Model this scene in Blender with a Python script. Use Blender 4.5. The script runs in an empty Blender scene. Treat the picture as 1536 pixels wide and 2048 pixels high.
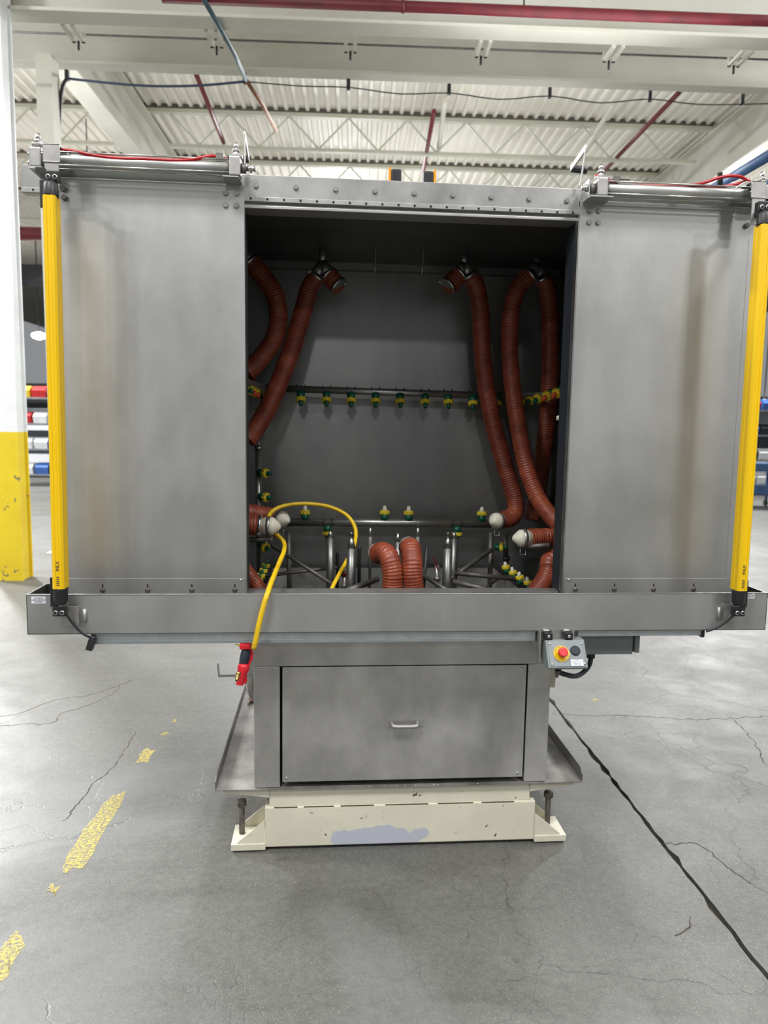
import bpy, bmesh, math, random
from mathutils import Vector, Matrix
random.seed(7)
C = bpy.context.scene.collection
S = bpy.context.scene

# ------------------------------------------------------------------ camera
cam_d = bpy.data.cameras.new('camera')
cam = bpy.data.objects.new('camera', cam_d)
C.objects.link(cam)
S.camera = cam
cam_d.sensor_fit = 'VERTICAL'
cam_d.sensor_height = 36.0
cam_d.lens = 1451.33 / 2048 * 36.0
cam_d.clip_start = 0.05
cam_d.clip_end = 300
YAW, PITCH, ROLL = math.radians(4.63), math.radians(-6.5787), math.radians(0.9275)
fw = Vector((math.sin(YAW)*math.cos(PITCH), math.cos(YAW)*math.cos(PITCH), math.sin(PITCH)))
rt = Vector((math.cos(YAW), -math.sin(YAW), 0))
up = rt.cross(fw)
cr, sr = math.cos(ROLL), math.sin(ROLL)
rt, up = cr*rt + sr*up, -sr*rt + cr*up
cam.matrix_world = Matrix(((rt.x, up.x, -fw.x, -0.2803), (rt.y, up.y, -fw.y, -2.4124), (rt.z, up.z, -fw.z, 1.5), (0, 0, 0, 1)))
cam_d.dof.use_dof = True
cam_d.dof.focus_distance = 2.5
cam_d.dof.aperture_fstop = 3.4

# ------------------------------------------------------------------ world, lights, exposure
w = bpy.data.worlds.new('hall_daylight')
S.world = w
w.use_nodes = True
w.node_tree.nodes['Background'].inputs[0].default_value = (0.93, 0.96, 1.0, 1)
w.node_tree.nodes['Background'].inputs[1].default_value = 0.28
S.view_settings.view_transform = 'Standard'
S.view_settings.look = 'None'
S.view_settings.gamma = 1
S.view_settings.use_curve_mapping = False
S.view_settings.exposure = 0.0

def area(name, loc, target, size, power, col=(0.985, 0.99, 1.0)):
    d = bpy.data.lights.new(name, 'AREA')
    d.shape = 'DISK'
    d.size = size
    d.energy = power
    d.color = col
    o = bpy.data.objects.new(name, d)
    C.objects.link(o)
    o.location = loc
    o.rotation_euler = (Vector(target) - Vector(loc)).to_track_quat('-Z', 'Y').to_euler()
    return o
# high-bay lamps of the hall, hung in rows under the roof
for x, y, p, sz in ((-1.9, -3.0, 300, 1.4), (2.6, -3.1, 250, 1.4), (-6.5, -6.5, 170, .7), (5.5, -7.0, 130, .7), (-1.0, -14, 140, .7), (9, -14, 110, .7), (-10, -13, 150, .7),
                (-6.2, 1.6, 560, .8), (-8, 7.5, 1150, 1.2), (7.2, 3.4, 700, 1.2), (1.5, 10.5, 480, .9), (-9, 14, 1000, .9), (9, 14, 800, .9), (0, 20, 1000, .9)):
    area('high_bay_light', (x, y, 6.3), (x, y, 0) if abs(y) < 5 else (x*0.8, y*0.8, 0), sz, p)
# added fill lights facing up to brighten the roof, with no fixtures of their own
for x in (-12, -5, 2, 9):
    for y in (-4, 3, 9, 15, 22):
        area('roof_fill_light', (x, y, 4.6), (x, y, 9), 3.5, 85)

# ------------------------------------------------------------------ helpers
def L(r, g, b):
    f = lambda c: ((c/255+0.055)/1.055)**2.4 if c > 10.3 else c/255/12.92
    return (f(r), f(g), f(b), 1)

def mat(name, col, rough=0.5, metal=0.0, col2=None, scale=8, bump=0.0, bscale=60, stretch=(1, 1, 1), detail=6,
        contrast=(0.35, 0.65), rvar=0.0, emit=None, spec=0.5, coat=0.0):
    m = bpy.data.materials.new(name)
    m.use_nodes = True
    nt = m.node_tree
    b = nt.nodes['Principled BSDF']
    b.inputs['Base Color'].default_value = col
    b.inputs['Roughness'].default_value = rough
    b.inputs['Metallic'].default_value = metal
    b.inputs['Specular IOR Level'].default_value = spec
    b.inputs['Coat Weight'].default_value = coat
    tc = nt.nodes.new('ShaderNodeTexCoord')
    mp = nt.nodes.new('ShaderNodeMapping')
    mp.inputs['Scale'].default_value = stretch
    nt.links.new(tc.outputs['Object'], mp.inputs[0])
    if col2 or rvar:
        n = nt.nodes.new('ShaderNodeTexNoise')
        n.inputs['Scale'].default_value = scale
        n.inputs['Detail'].default_value = detail
        n.inputs['Roughness'].default_value = 0.6
        nt.links.new(mp.outputs[0], n.inputs['Vector'])
        r = nt.nodes.new('ShaderNodeMapRange')
        r.inputs['From Min'].default_value = contrast[0]
        r.inputs['From Max'].default_value = contrast[1]
        nt.links.new(n.outputs[0], r.inputs['Value'])
        if col2:
            mx = nt.nodes.new('ShaderNodeMix')
            mx.data_type = 'RGBA'
            mx.inputs['A'].default_value = col
            mx.inputs['B'].default_value = col2
            nt.links.new(r.outputs[0], mx.inputs['Factor'])
            nt.links.new(mx.outputs['Result'], b.inputs['Base Color'])
        if rvar:
            r2 = nt.nodes.new('ShaderNodeMapRange')
            r2.inputs['To Min'].default_value = rough - rvar
            r2.inputs['To Max'].default_value = rough + rvar
            nt.links.new(r.outputs[0], r2.inputs['Value'])
            nt.links.new(r2.outputs[0], b.inputs['Roughness'])
    if bump:
        n2 = nt.nodes.new('ShaderNodeTexNoise')
        n2.inputs['Scale'].default_value = bscale
        n2.inputs['Detail'].default_value = 5
        nt.links.new(mp.outputs[0], n2.inputs['Vector'])
        bp = nt.nodes.new('ShaderNodeBump')
        bp.inputs['Strength'].default_value = bump
        bp.inputs['Distance'].default_value = 0.01
        nt.links.new(n2.outputs[0], bp.inputs['Height'])
        nt.links.new(bp.outputs[0], b.inputs['Normal'])
    if emit:
        b.inputs['Emission Color'].default_value = col
        b.inputs['Emission Strength'].default_value = emit
    return m

M = {}
M['steel'] = mat('brushed_stainless', (0.385, 0.385, 0.375, 1), 0.46, 0.8, (0.47, 0.47, 0.46, 1), 3.5, 0.04, 60, (1, 1, 0.5), rvar=0.05)
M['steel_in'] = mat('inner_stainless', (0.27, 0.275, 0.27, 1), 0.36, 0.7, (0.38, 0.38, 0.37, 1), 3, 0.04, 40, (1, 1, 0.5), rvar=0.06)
M['steel_header'] = mat('header_stainless', (0.30, 0.298, 0.288, 1), 0.45, 0.8, (0.42, 0.415, 0.40, 1), 4.2, 0.06, 50, (1, 1, 0.7), rvar=0.06)
M['steel_worn'] = mat('worn_stainless', (0.35, 0.343, 0.328, 1), 0.42, 0.75, (0.64, 0.63, 0.605, 1), 4.2, 0.06, 50, (1, 1, 0.7), rvar=0.08, contrast=(0.3, 0.7))
M['pan'] = mat('dirty_pan_steel', (0.15, 0.145, 0.135, 1), 0.6, 0.4, (0.30, 0.29, 0.27, 1), 5, 0.08, 60, contrast=(0.4, 0.6))
M['panlip'] = mat('dark_pan_lip', (0.13, 0.125, 0.115, 1), 0.5, 0.6, (0.20, 0.19, 0.175, 1), 9, 0.08, 60)  # dirt and the shade inside the lip both go into this dark colour
M['shaft'] = mat('turned_shaft', (0.17, 0.17, 0.165, 1), 0.38, 0.8, (0.22, 0.22, 0.21, 1), 30)
M['steel_dark'] = mat('shaded_inner_stainless', (0.07, 0.078, 0.068, 1), 0.5, 0.5, (0.10, 0.105, 0.095, 1), 3, 0.04, 40)  # darker copy of the inner steel; its shade is put into the colour
M['bolt'] = mat('dull_bolt', (0.33, 0.33, 0.32, 1), 0.45, 0.8, (0.26, 0.26, 0.25, 1), 40)
M['bright'] = mat('bright_steel', (0.62, 0.62, 0.6, 1), 0.25, 0.95, (0.5, 0.5, 0.49, 1), 20)
M['cast'] = mat('satin_aluminium', (0.44, 0.43, 0.41, 1), 0.45, 0.75, (0.36, 0.35, 0.335, 1), 25)
M['tube'] = mat('cylinder_tube', (0.55, 0.55, 0.53, 1), 0.42, 0.75, (0.48, 0.48, 0.46, 1), 10)
M['zinc'] = mat('galvanised', (0.42, 0.46, 0.47, 1), 0.5, 0.35, (0.5, 0.54, 0.55, 1), 25)
M['rust'] = mat('dark_pipe', (0.13, 0.12, 0.115, 1), 0.5, 0.6, (0.2, 0.185, 0.17, 1), 30, 0.1, 200)
M['boltdark'] = mat('threaded_steel', (0.1, 0.09, 0.08, 1), 0.5, 0.6, (0.17, 0.15, 0.13, 1), 60, 0.1, 200)
M['pipe'] = mat('stainless_pipe', (0.46, 0.455, 0.44, 1), 0.33, 0.85, (0.4, 0.39, 0.37, 1), 12, 0.02, 60, (1, 1, 1))
M['black'] = mat('black_plastic', L(28, 29, 31), 0.45, 0, L(38, 39, 41), 30)
M['rubber'] = mat('dark_rubber', L(42, 48, 55), 0.6, 0, L(36, 41, 47), 20)
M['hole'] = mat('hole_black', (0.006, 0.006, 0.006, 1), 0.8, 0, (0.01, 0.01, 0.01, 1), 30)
M['yellow'] = mat('safety_yellow', L(240, 196, 8), 0.35, 0.0, L(228, 184, 10), 5, stretch=(1, 1, 0.2))
M['redhose'] = mat('red_tube', L(186, 22, 30), 0.35, 0, L(160, 18, 26), 12)
M['silicone'] = mat('red_silicone_duct', L(158, 80, 54), 0.42, 0, L(116, 50, 35), 14, 0.1, 90, rvar=0.06)
M['yhose'] = mat('yellow_air_hose', L(236, 196, 30), 0.45, 0, L(196, 150, 22), 18, contrast=(0.5, 0.75))
M['green'] = mat('green_nozzle', L(10, 96, 70), 0.4, 0, L(8, 80, 58), 40)
M['ycap'] = mat('yellow_nozzle_nut', L(235, 214, 60), 0.45, 0, L(220, 195, 48), 40)
M['orange'] = mat('orange_tip', L(225, 95, 60), 0.45, 0, L(210, 80, 50), 40)
M['wplastic'] = mat('white_plastic', L(228, 224, 206), 0.5, 0, L(214, 210, 190), 20)
M['greybox'] = mat('grey_enclosure', L(128, 136, 136), 0.45, 0, L(120, 128, 128), 12, 0.05, 200)
M['lid'] = mat('grey_lid', L(134, 140, 142), 0.4, 0.1, L(124, 130, 132), 9)
M['red'] = mat('red_plastic', L(214, 30, 44), 0.4, 0, L(196, 24, 38), 20)
M['estop'] = mat('red_button', L(225, 40, 48), 0.3, 0, L(215, 34, 42), 20, coat=0.3)
M['handle'] = mat('slate_grip', L(46, 54, 66), 0.55, 0, L(38, 45, 56), 30)
M['brass'] = mat('brass', (0.55, 0.42, 0.16, 1), 0.3, 0.95, (0.45, 0.33, 0.12, 1), 60)
M['white'] = mat('white_label', L(232, 234, 238), 0.6, 0, L(222, 225, 230), 20)
M['ink'] = mat('label_ink', L(40, 44, 58), 0.7, 0, L(50, 54, 66), 20)
M['beam'] = mat('cream_beam_paint', L(206, 205, 192), 0.55, 0, L(192, 190, 176), 1.2)
M['web'] = mat('grey_beam_paint', L(196, 196, 187), 0.6, 0, L(182, 180, 168), 0.9)
M['deck'] = mat('cream_roof_deck', L(226, 223, 212), 0.6, 0, L(214, 210, 198), 0.7)
M['joist'] = mat('joist_paint', L(196, 196, 180), 0.6, 0, L(184, 184, 168), 2)
M['sprink'] = mat('red_sprinkler_paint', L(108, 24, 33), 0.5, 0, L(88, 20, 28), 6)
M['blue'] = mat('blue_pipe_paint', L(66, 98, 140), 0.45, 0, L(52, 80, 120), 6)
M['copper'] = mat('rusty_pipe', L(150, 104, 70), 0.6, 0.1, L(120, 84, 60), 10)
M['teal'] = mat('teal_pipe', L(64, 92, 100), 0.55, 0, L(52, 74, 84), 10)
M['cable'] = mat('black_cable', L(34, 36, 40), 0.5, 0, L(44, 46, 50), 30)
M['bluecable'] = mat('blue_cable', L(70, 84, 112), 0.5, 0, L(60, 72, 98), 30)
M['farwall'] = mat('far_wall_paint', L(196, 198, 200), 0.8, 0, L(176, 178, 182), 0.4)
M['machine'] = mat('machine_grey', L(120, 124, 128), 0.5, 0.1, L(98, 102, 108), 3)
M['darkmach'] = mat('machine_dark', L(52, 56, 62), 0.5, 0.1, L(40, 44, 50), 3)
M['lampglass'] = mat('lamp_glass', (1, 1, 1, 1), 0.3, 0, emit=6)
M['columnwhite'] = mat('column_white_paint', L(236, 238, 238), 0.5, 0, L(224, 226, 226), 3)
M['ring_white'] = mat('hose_cuff', L(205, 196, 186), 0.5, 0, L(190, 180, 170), 20)

def paint_mat(name, base, base2, chip, sc=26, lo=0.66, patch=None):
    """paint with chips through to a darker undercoat"""
    m = mat(name, base, 0.5, 0, base2, 3.0, 0.03, 60)
    nt = m.node_tree
    b = nt.nodes['Principled BSDF']
    src = b.inputs['Base Color'].links[0].from_socket
    tc = nt.nodes.new('ShaderNodeTexCoord')
    n = nt.nodes.new('ShaderNodeTexNoise')
    n.inputs['Scale'].default_value = sc
    n.inputs['Detail'].default_value = 4
    n.inputs['Roughness'].default_value = 0.65
    nt.links.new(tc.outputs['Object'], n.inputs['Vector'])
    r = nt.nodes.new('ShaderNodeMapRange')
    r.inputs['From Min'].default_value = lo
    r.inputs['From Max'].default_value = lo + 0.02
    nt.links.new(n.outputs[0], r.inputs['Value'])
    mx = nt.nodes.new('ShaderNodeMix')
    mx.data_type = 'RGBA'
    mx.inputs['B'].default_value = chip
    nt.links.new(src, mx.inputs['A'])
    nt.links.new(r.outputs[0], mx.inputs['Factor'])
    out = mx.outputs['Result']
    if patch:
        pc, (px, pz), (rx, rz) = patch
        sep = nt.nodes.new('ShaderNodeSeparateXYZ')
        nt.links.new(tc.outputs['Object'], sep.inputs[0])
        def lin(sock, c, rad):
            a = nt.nodes.new('ShaderNodeMath'); a.operation = 'SUBTRACT'; a.inputs[1].default_value = c
            nt.links.new(sock, a.inputs[0])
            d = nt.nodes.new('ShaderNodeMath'); d.operation = 'DIVIDE'; d.inputs[1].default_value = rad
            nt.links.new(a.outputs[0], d.inputs[0])
            p = nt.nodes.new('ShaderNodeMath'); p.operation = 'POWER'; p.inputs[1].default_value = 2
            nt.links.new(d.outputs[0], p.inputs[0])
            return p.outputs[0]
        s = nt.nodes.new('ShaderNodeMath'); s.operation = 'ADD'
        nt.links.new(lin(sep.outputs['X'], px, rx), s.inputs[0])
        nt.links.new(lin(sep.outputs['Z'], pz, rz), s.inputs[1])
        n3 = nt.nodes.new('ShaderNodeTexNoise'); n3.inputs['Scale'].default_value = 14
        nt.links.new(tc.outputs['Object'], n3.inputs['Vector'])
        s2 = nt.nodes.new('ShaderNodeMath'); s2.operation = 'MULTIPLY_ADD'
        nt.links.new(n3.outputs[0], s2.inputs[0]); s2.inputs[1].default_value = 2.2
        nt.links.new(s.outputs[0], s2.inputs[2])
        r3 = nt.nodes.new('ShaderNodeMapRange')
        r3.inputs['From Min'].default_value = 2.0; r3.inputs['From Max'].default_value = 1.9
        nt.links.new(s2.outputs[0], r3.inputs['Value'])
        m3 = nt.nodes.new('ShaderNodeMix'); m3.data_type = 'RGBA'; m3.inputs['B'].default_value = pc
        nt.links.new(out, m3.inputs['A']); nt.links.new(r3.outputs[0], m3.inputs['Factor'])
        out = m3.outputs['Result']
    nt.links.new(out, b.inputs['Base Color'])
    return m
M['cream'] = paint_mat('cream_machine_paint', L(216, 212, 192), L(204, 199, 180), L(70, 66, 60), 34, 0.675,
                       (L(182, 185, 196), (-0.09, 0.035), (0.19, 0.045)))
M['colyellow'] = paint_mat('yellow_column_paint', L(232, 206, 40), L(220, 190, 34), L(120, 112, 84), 7, 0.62)

# ---- concrete
def concrete():
    m = bpy.data.materials.new('worn_concrete')
    m.use_nodes = True
    nt = m.node_tree
    N = nt.nodes.new
    b = nt.nodes['Principled BSDF']
    tc = N('ShaderNodeTexCoord')
    def noise(sc, det=6, rough=0.6, vec=None, dist=0.0):
        n = N('ShaderNodeTexNoise')
        n.inputs['Scale'].default_value = sc
        n.inputs['Detail'].default_value = det
        n.inputs['Roughness'].default_value = rough
        n.inputs['Distortion'].default_value = dist
        nt.links.new(vec or tc.outputs['Object'], n.inputs['Vector'])
        return n
    def rng(s, a, c, d=0.0, e=1.0):
        r = N('ShaderNodeMapRange')
        r.inputs['From Min'].default_value = a
        r.inputs['From Max'].default_value = c
        r.inputs['To Min'].default_value = d
        r.inputs['To Max'].default_value = e
        nt.links.new(s, r.inputs['Value'])
        return r.outputs[0]
    def mix(f, a, c, t='MIX'):
        x = N('ShaderNodeMix')
        x.data_type = 'RGBA'
        x.blend_type = t
        if isinstance(f, float): x.inputs['Factor'].default_value = f
        else: nt.links.new(f, x.inputs['Factor'])
        for s, k in ((a, 'A'), (c, 'B')):
            if isinstance(s, tuple): x.inputs[k].default_value = s
            else: nt.links.new(s, x.inputs[k])
        return x.outputs['Result']
    def math_(op, a, c):
        x = N('ShaderNodeMath')
        x.operation = op
        for i, s in enumerate((a, c)):
            if isinstance(s, float): x.inputs[i].default_value = s
            else: nt.links.new(s, x.inputs[i])
        return x.outputs[0]
    big = noise(0.55, 5, 0.6, dist=0.6)
    mid = noise(3.2, 8, 0.68, dist=0.3)
    fine = noise(90, 4, 0.7)
    speck = noise(230, 2, 0.6)
    col = mix(rng(big.outputs[0], 0.38, 0.62), L(72, 72, 69), L(110, 110, 107))
    col = mix(rng(mid.outputs[0], 0.35, 0.68), mix(0.28, col, L(56, 56, 53)), col)
    col = mix(rng(fine.outputs[0], 0.35, 0.7, 0.0, 0.5), mix(0.3, col, L(58, 57, 54)), mix(0.25, col, L(128, 128, 122)))
    mp = N('ShaderNodeMapping')
    mp.inputs['Rotation'].default_value = (0, 0, 0.5)
    mp.inputs['Scale'].default_value = (0.35, 2.6, 1)
    nt.links.new(tc.outputs['Object'], mp.inputs[0])
    st_ = noise(1.6, 7, 0.7, vec=mp.outputs[0], dist=0.8)
    col = mix(rng(st_.outputs[0], 0.50, 0.66, 0.0, 0.45), col, L(60, 59, 56))
    gr = noise(38, 6, 0.8)
    col = mix(rng(gr.outputs[0], 0.30, 0.72), mix(0.30, col, L(52, 51, 48)), mix(0.22, col, L(146, 145, 138)))
    col = mix(rng(speck.outputs[0], 0.62, 0.68, 0.0, 0.75), col, L(160, 158, 150))
    # long hairline cracks
    wv = noise(1.6, 5, 0.65)
    add = N('ShaderNodeMixRGB')
    add.blend_type = 'LINEAR_LIGHT'
    add.inputs[0].default_value = 0.22
    nt.links.new(tc.outputs['Object'], add.inputs[1])
    nt.links.new(wv.outputs['Color'], add.inputs[2])
    def crack(sc, width):
        v = N('ShaderNodeTexVoronoi')
        v.feature = 'DISTANCE_TO_EDGE'
        v.inputs['Scale'].default_value = sc
        nt.links.new(add.outputs[0], v.inputs['Vector'])
        return rng(v.outputs['Distance'], width*0.25, width, 1.0, 0.0)
    mask = rng(noise(0.8, 3).outputs[0], 0.47, 0.58)
    c1 = math_('MULTIPLY', crack(0.6, 0.0022), rng(noise(2.2, 3).outputs[0], 0.42, 0.55))
    c2 = math_('MULTIPLY', crack(2.6, 0.006), mask)
    cr_ = math_('MAXIMUM', c1, math_('MULTIPLY', c2, 0.6))
    col = mix(math_('MULTIPLY', cr_, 0.6), col, L(50, 48, 44))
    # paler polished traffic patches
    pol = rng(noise(0.42, 4, 0.55, dist=1.0).outputs[0], 0.50, 0.60)
    col = mix(math_('MULTIPLY', pol, 0.35), col, L(136, 138, 138))
    nt.links.new(col, b.inputs['Base Color'])
    rg = math_('SUBTRACT', rng(mid.outputs[0], 0.3, 0.7, 0.62, 0.46), math_('MULTIPLY', pol, 0.10))
    nt.links.new(rg, b.inputs['Roughness'])
    b.inputs['Specular IOR Level'].default_value = 0.6
    bp = N('ShaderNodeBump')
    bp.inputs['Strength'].default_value = 0.35
    bp.inputs['Distance'].default_value = 0.004
    h = math_('SUBTRACT', math_('ADD', math_('MULTIPLY', mid.outputs[0], 0.7), math_('MULTIPLY', fine.outputs[0], 0.35)), cr_)
    nt.links.new(h, bp.inputs['Height'])
    nt.links.new(bp.outputs[0], b.inputs['Normal'])
    return m
M['concrete'] = concrete()
M['jointfill'] = mat('joint_dirt', L(50, 45, 38), 0.9, 0, L(84, 76, 64), 12, 0.4, 60)

def worn_paint(name, col):
    m = bpy.data.materials.new(name)
    m.use_nodes = True
    nt = m.node_tree
    b = nt.nodes['Principled BSDF']
    b.inputs['Base Color'].default_value = col
    b.inputs['Roughness'].default_value = 0.6
    tc = nt.nodes.new('ShaderNodeTexCoord')
    n = nt.nodes.new('ShaderNodeTexNoise')
    n.inputs['Scale'].default_value = 95
    n.inputs['Detail'].default_value = 6
    n.inputs['Roughness'].default_value = 0.75
    nt.links.new(tc.outputs['Object'], n.inputs['Vector'])
    r = nt.nodes.new('ShaderNodeMapRange')
    r.inputs['From Min'].default_value = 0.40
    r.inputs['From Max'].default_value = 0.66
    nt.links.new(n.outputs[0], r.inputs['Value'])
    nt.links.new(r.outputs[0], b.inputs['Alpha'])
    return m
M['floorpaint'] = worn_paint('worn_yellow_floor_paint', L(214, 194, 92))

# ---- mesh builder
class MB:
    def __init__(s): s.bm = bmesh.new()
    def _add(s, vs, fs):
        v = [s.bm.verts.new(p) for p in vs]
        for f in fs:
            try: s.bm.faces.new([v[i] for i in f])
            except ValueError: pass
        return v
    def box(s, a, b, mtx=None):
        (x0, y0, z0), (x1, y1, z1) = a, b
        vs = [Vector(p) for p in ((x0, y0, z0), (x1, y0, z0), (x1, y1, z0), (x0, y1, z0), (x0, y0, z1), (x1, y0, z1), (x1, y1, z1), (x0, y1, z1))]
        if mtx: vs = [mtx @ p for p in vs]
        s._add(vs, [(0, 3, 2, 1), (4, 5, 6, 7), (0, 1, 5, 4), (1, 2, 6, 5), (2, 3, 7, 6), (3, 0, 4, 7)])
        return s
    def bar(s, p, q, wd, ht=None, up=(0, 0, 1)):
        p, q = Vector(p), Vector(q)
        d = (q - p)
        ln = d.length
        d.normalize()
        u = Vector(up)
        x = d.cross(u)
        if x.length < 1e-4: x = d.cross(Vector((1, 0, 0)))
        x.normalize()
        z = x.cross(d)
        ht = ht or wd
        m = Matrix(((x.x, d.x, z.x, p.x), (x.y, d.y, z.y, p.y), (x.z, d.z, z.z, p.z), (0, 0, 0, 1)))
        return s.box((-wd/2, 0, -ht/2), (wd/2, ln, ht/2), m)
    def frames(s, pts):
        pts = [Vector(p) for p in pts]
        T = []
        for i in range(len(pts)):
            a = pts[max(i-1, 0)]
            b = pts[min(i+1, len(pts)-1)]
            t = (b - a)
            T.append(t.normalized() if t.length > 1e-9 else Vector((0, 0, 1)))
        n = T[0].orthogonal().normalized()
        F = []
        for i, t in enumerate(T):
            n = (n - t*n.dot(t))
            n = n.normalized() if n.length > 1e-6 else t.orthogonal().normalized()
            F.append((pts[i], n, t.cross(n)))
        return F
    def tube(s, pts, r, seg=12, cap=True, rf=None):
        F = s.frames(pts)
        rings = []
        for i, (p, n, b) in enumerate(F):
            rr = r if rf is None else rf(i)
            rings.append([s.bm.verts.new(p + n*(rr*math.cos(2*math.pi*k/seg)) + b*(rr*math.sin(2*math.pi*k/seg))) for k in range(seg)])
        for a, c in zip(rings, rings[1:]):
            for k in range(seg):
                f = s.bm.faces.new((a[k], a[(k+1) % seg], c[(k+1) % seg], c[k]))
                f.smooth = True
        if cap:
            s.bm.faces.new(list(reversed(rings[0])))
            s.bm.faces.new(rings[-1])
        return s
    def cyl(s, p, q, r, r2=None, seg=16, cap=True):
        r2 = r if r2 is None else r2
        return s.tube([p, q], r, seg, cap, lambda i: (r, r2)[i])
    def lathe(s, p, ax, prof, seg=20):
        """prof: list of (distance along axis, radius)"""
        p, ax = Vector(p), Vector(ax).normalized()
        n = ax.orthogonal().normalized()
        b = ax.cross(n)
        rings = []
        for d, r in prof:
            c = p + ax*d
            rings.append([s.bm.verts.new(c + n*(max(r, 1e-4)*math.cos(2*math.pi*k/seg)) + b*(max(r, 1e-4)*math.sin(2*math.pi*k/seg))) for k in range(seg)])
        for i, (a, c) in enumerate(zip(rings, rings[1:])):
            for k in range(seg):
                f = s.bm.faces.new((a[k], a[(k+1) % seg], c[(k+1) % seg], c[k]))
                f.smooth = True
        s.bm.faces.new(list(reversed(rings[0])))
        s.bm.faces.new(rings[-1])
        return s
    def hexh(s, p, ax, r, h):
        return s.tube([Vector(p), Vector(p) + Vector(ax).normalized()*h], r, 6)
    def prism(s, poly, axis, a, b):
        """poly in the two other axes; extruded along axis (0,1,2) from a to b"""
        def mk(u, v, w):
            return [(w, u, v), (u, w, v), (u, v, w)][axis]
        n = len(poly)
        vs = [mk(u, v, a) for u, v in poly] + [mk(u, v, b) for u, v in poly]
        fs = [tuple(range(n)), tuple(range(2*n-1, n-1, -1))] + [(i, (i+1) % n, n+(i+1) % n, n+i) for i in range(n)]
        s._add(vs, fs)
        return s
    def mesh(s, name, m, bevel=0.0):
        bmesh.ops.recalc_face_normals(s.bm, faces=s.bm.faces)
        if bevel:
            es = [e for e in s.bm.edges if len(e.link_faces) == 2 and e.calc_face_angle(0) > 0.6]
            bmesh.ops.bevel(s.bm, geom=es, offset=bevel, segments=2, profile=0.6, affect='EDGES')
        me = bpy.data.meshes.new(name)
        s.bm.to_mesh(me)
        s.bm.free()
        me.materials.append(m)
        for e in me.edges: pass
        return me
    def build(s, name, m, parent=None, bevel=0.0, label=None, smooth_angle=True):
        o = bpy.data.objects.new(name, s.mesh(name, M[m] if isinstance(m, str) else m, bevel))
        C.objects.link(o)
        if parent is not None:
            o.parent = parent
            o.matrix_parent_inverse = wm(parent).inverted()
        if label: o['label'] = label
        return o

def wm(o):
    m = Matrix.Translation(o.location) @ o.rotation_euler.to_matrix().to_4x4()
    if o.parent: return wm(o.parent) @ o.matrix_parent_inverse @ m
    return m

def thing(name, label, cat, loc=(0, 0, 0), group=None, rotz=0.0):
    o = bpy.data.objects.new(name, None)
    C.objects.link(o)
    o.location = loc
    o.rotation_euler = (0, 0, rotz)
    o['label'] = label
    o['category'] = cat
    if group: o['group'] = group
    o.empty_display_size = 0.05
    return o

def tag(o, label, cat, group=None):
    o['label'] = label
    o['category'] = cat
    if group: o['group'] = group
    return o

def copy_tree(o, parent=None):
    c = o.copy()
    C.objects.link(c)
    if parent is not None: c.parent = parent
    for ch in list(o.children):
        copy_tree(ch, c)
    return c

def spline(pts, step=0.01, closed=False):
    pts = [Vector(p) for p in pts]
    P = [pts[0]*2 - pts[1]] + pts + [pts[-1]*2 - pts[-2]]
    out = []
    for i in range(1, len(P)-2):
        a, b, c, d = P[i-1], P[i], P[i+1], P[i+2]
        n = max(2, int((c-b).length/step/2))
        for k in range(n):
            t = k/n
            out.append(0.5*((2*b) + (c-a)*t + (2*a-5*b+4*c-d)*t*t + (3*b-3*c+d-a)*t**3))
    out.append(pts[-1])
    # resample evenly
    res = [out[0]]
    acc = 0.0
    for a, b in zip(out, out[1:]):
        l = (b-a).length
        while acc + l >= step:
            t = (step-acc)/l
            a = a + (b-a)*t
            res.append(a)
            l = (b-a).length
            acc = 0.0
        acc += l
    res.append(out[-1])
    return res

BROT = math.radians(-2.3)   # the building stands 2.3 degrees off the machine
RB = Matrix.Rotation(BROT, 4, 'Z')
def bthing(name, label, cat, loc=(0, 0, 0), group=None):
    o = thing(name, label, cat, RB @ Vector(loc), group, BROT)
    return o
def bbuild(mb, name, m, parent=None, **k):
    """mesh written in building coordinates"""
    mb.bm.transform(RB)
    return mb.build(name, m, parent, **k)

# ================================================================== FLOOR
fl = MB().box((-40, -30, -0.3), (40, 60, -0.02)).build('floor', 'jointfill')
fl['kind'] = 'structure'
def slab(x0, x1, y0, y1, edge):
    mb = MB()
    bm = mb.bm
    n = 400
    # one long edge (the joint side) is ragged
    ys = [y0 + (y1-y0)*i/n for i in range(n+1)]
    if edge == 'r':
        A = [(x0, y) for y in ys]
        Bv = [(x1 + 0.015*y + 0.004*random.uniform(-1, 1) - (0.012*random.random() if random.random() < .15 else 0), y) for y in ys]
    else:
        A = [(x0 + 0.015*y + 0.004*random.uniform(-1, 1) + (0.012*random.random() if random.random() < .15 else 0), y) for y in ys]
        Bv = [(x1, y) for y in ys]
    ra = [bm.verts.new((x, y, 0)) for x, y in A]
    rb = [bm.verts.new((x, y, 0)) for x, y in Bv]
    la = [bm.verts.new((x, y, -0.03)) for x, y in A]
    lb = [bm.verts.new((x, y, -0.03)) for x, y in Bv]
    for i in range(n):
        bm.faces.new((ra[i], rb[i], rb[i+1], ra[i+1]))
        if edge == 'r': bm.faces.new((rb[i], lb[i], lb[i+1], rb[i+1]))
        else: bm.faces.new((ra[i+1], la[i+1], la[i], ra[i]))
    return mb.build('concrete_slab', 'concrete', fl)
JX = 0.964
slab(-40, JX-0.007, -8, 14, 'r')
slab(JX+0.007, 40, -8, 14, 'l')
MB().box((-40, 14.0, -0.03), (40, 60, 0)).build('concrete_slab', 'concrete', fl)
MB().box((-40, -30, -0.03), (40, -8.0, 0)).build('concrete_slab', 'concrete', fl)

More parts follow.
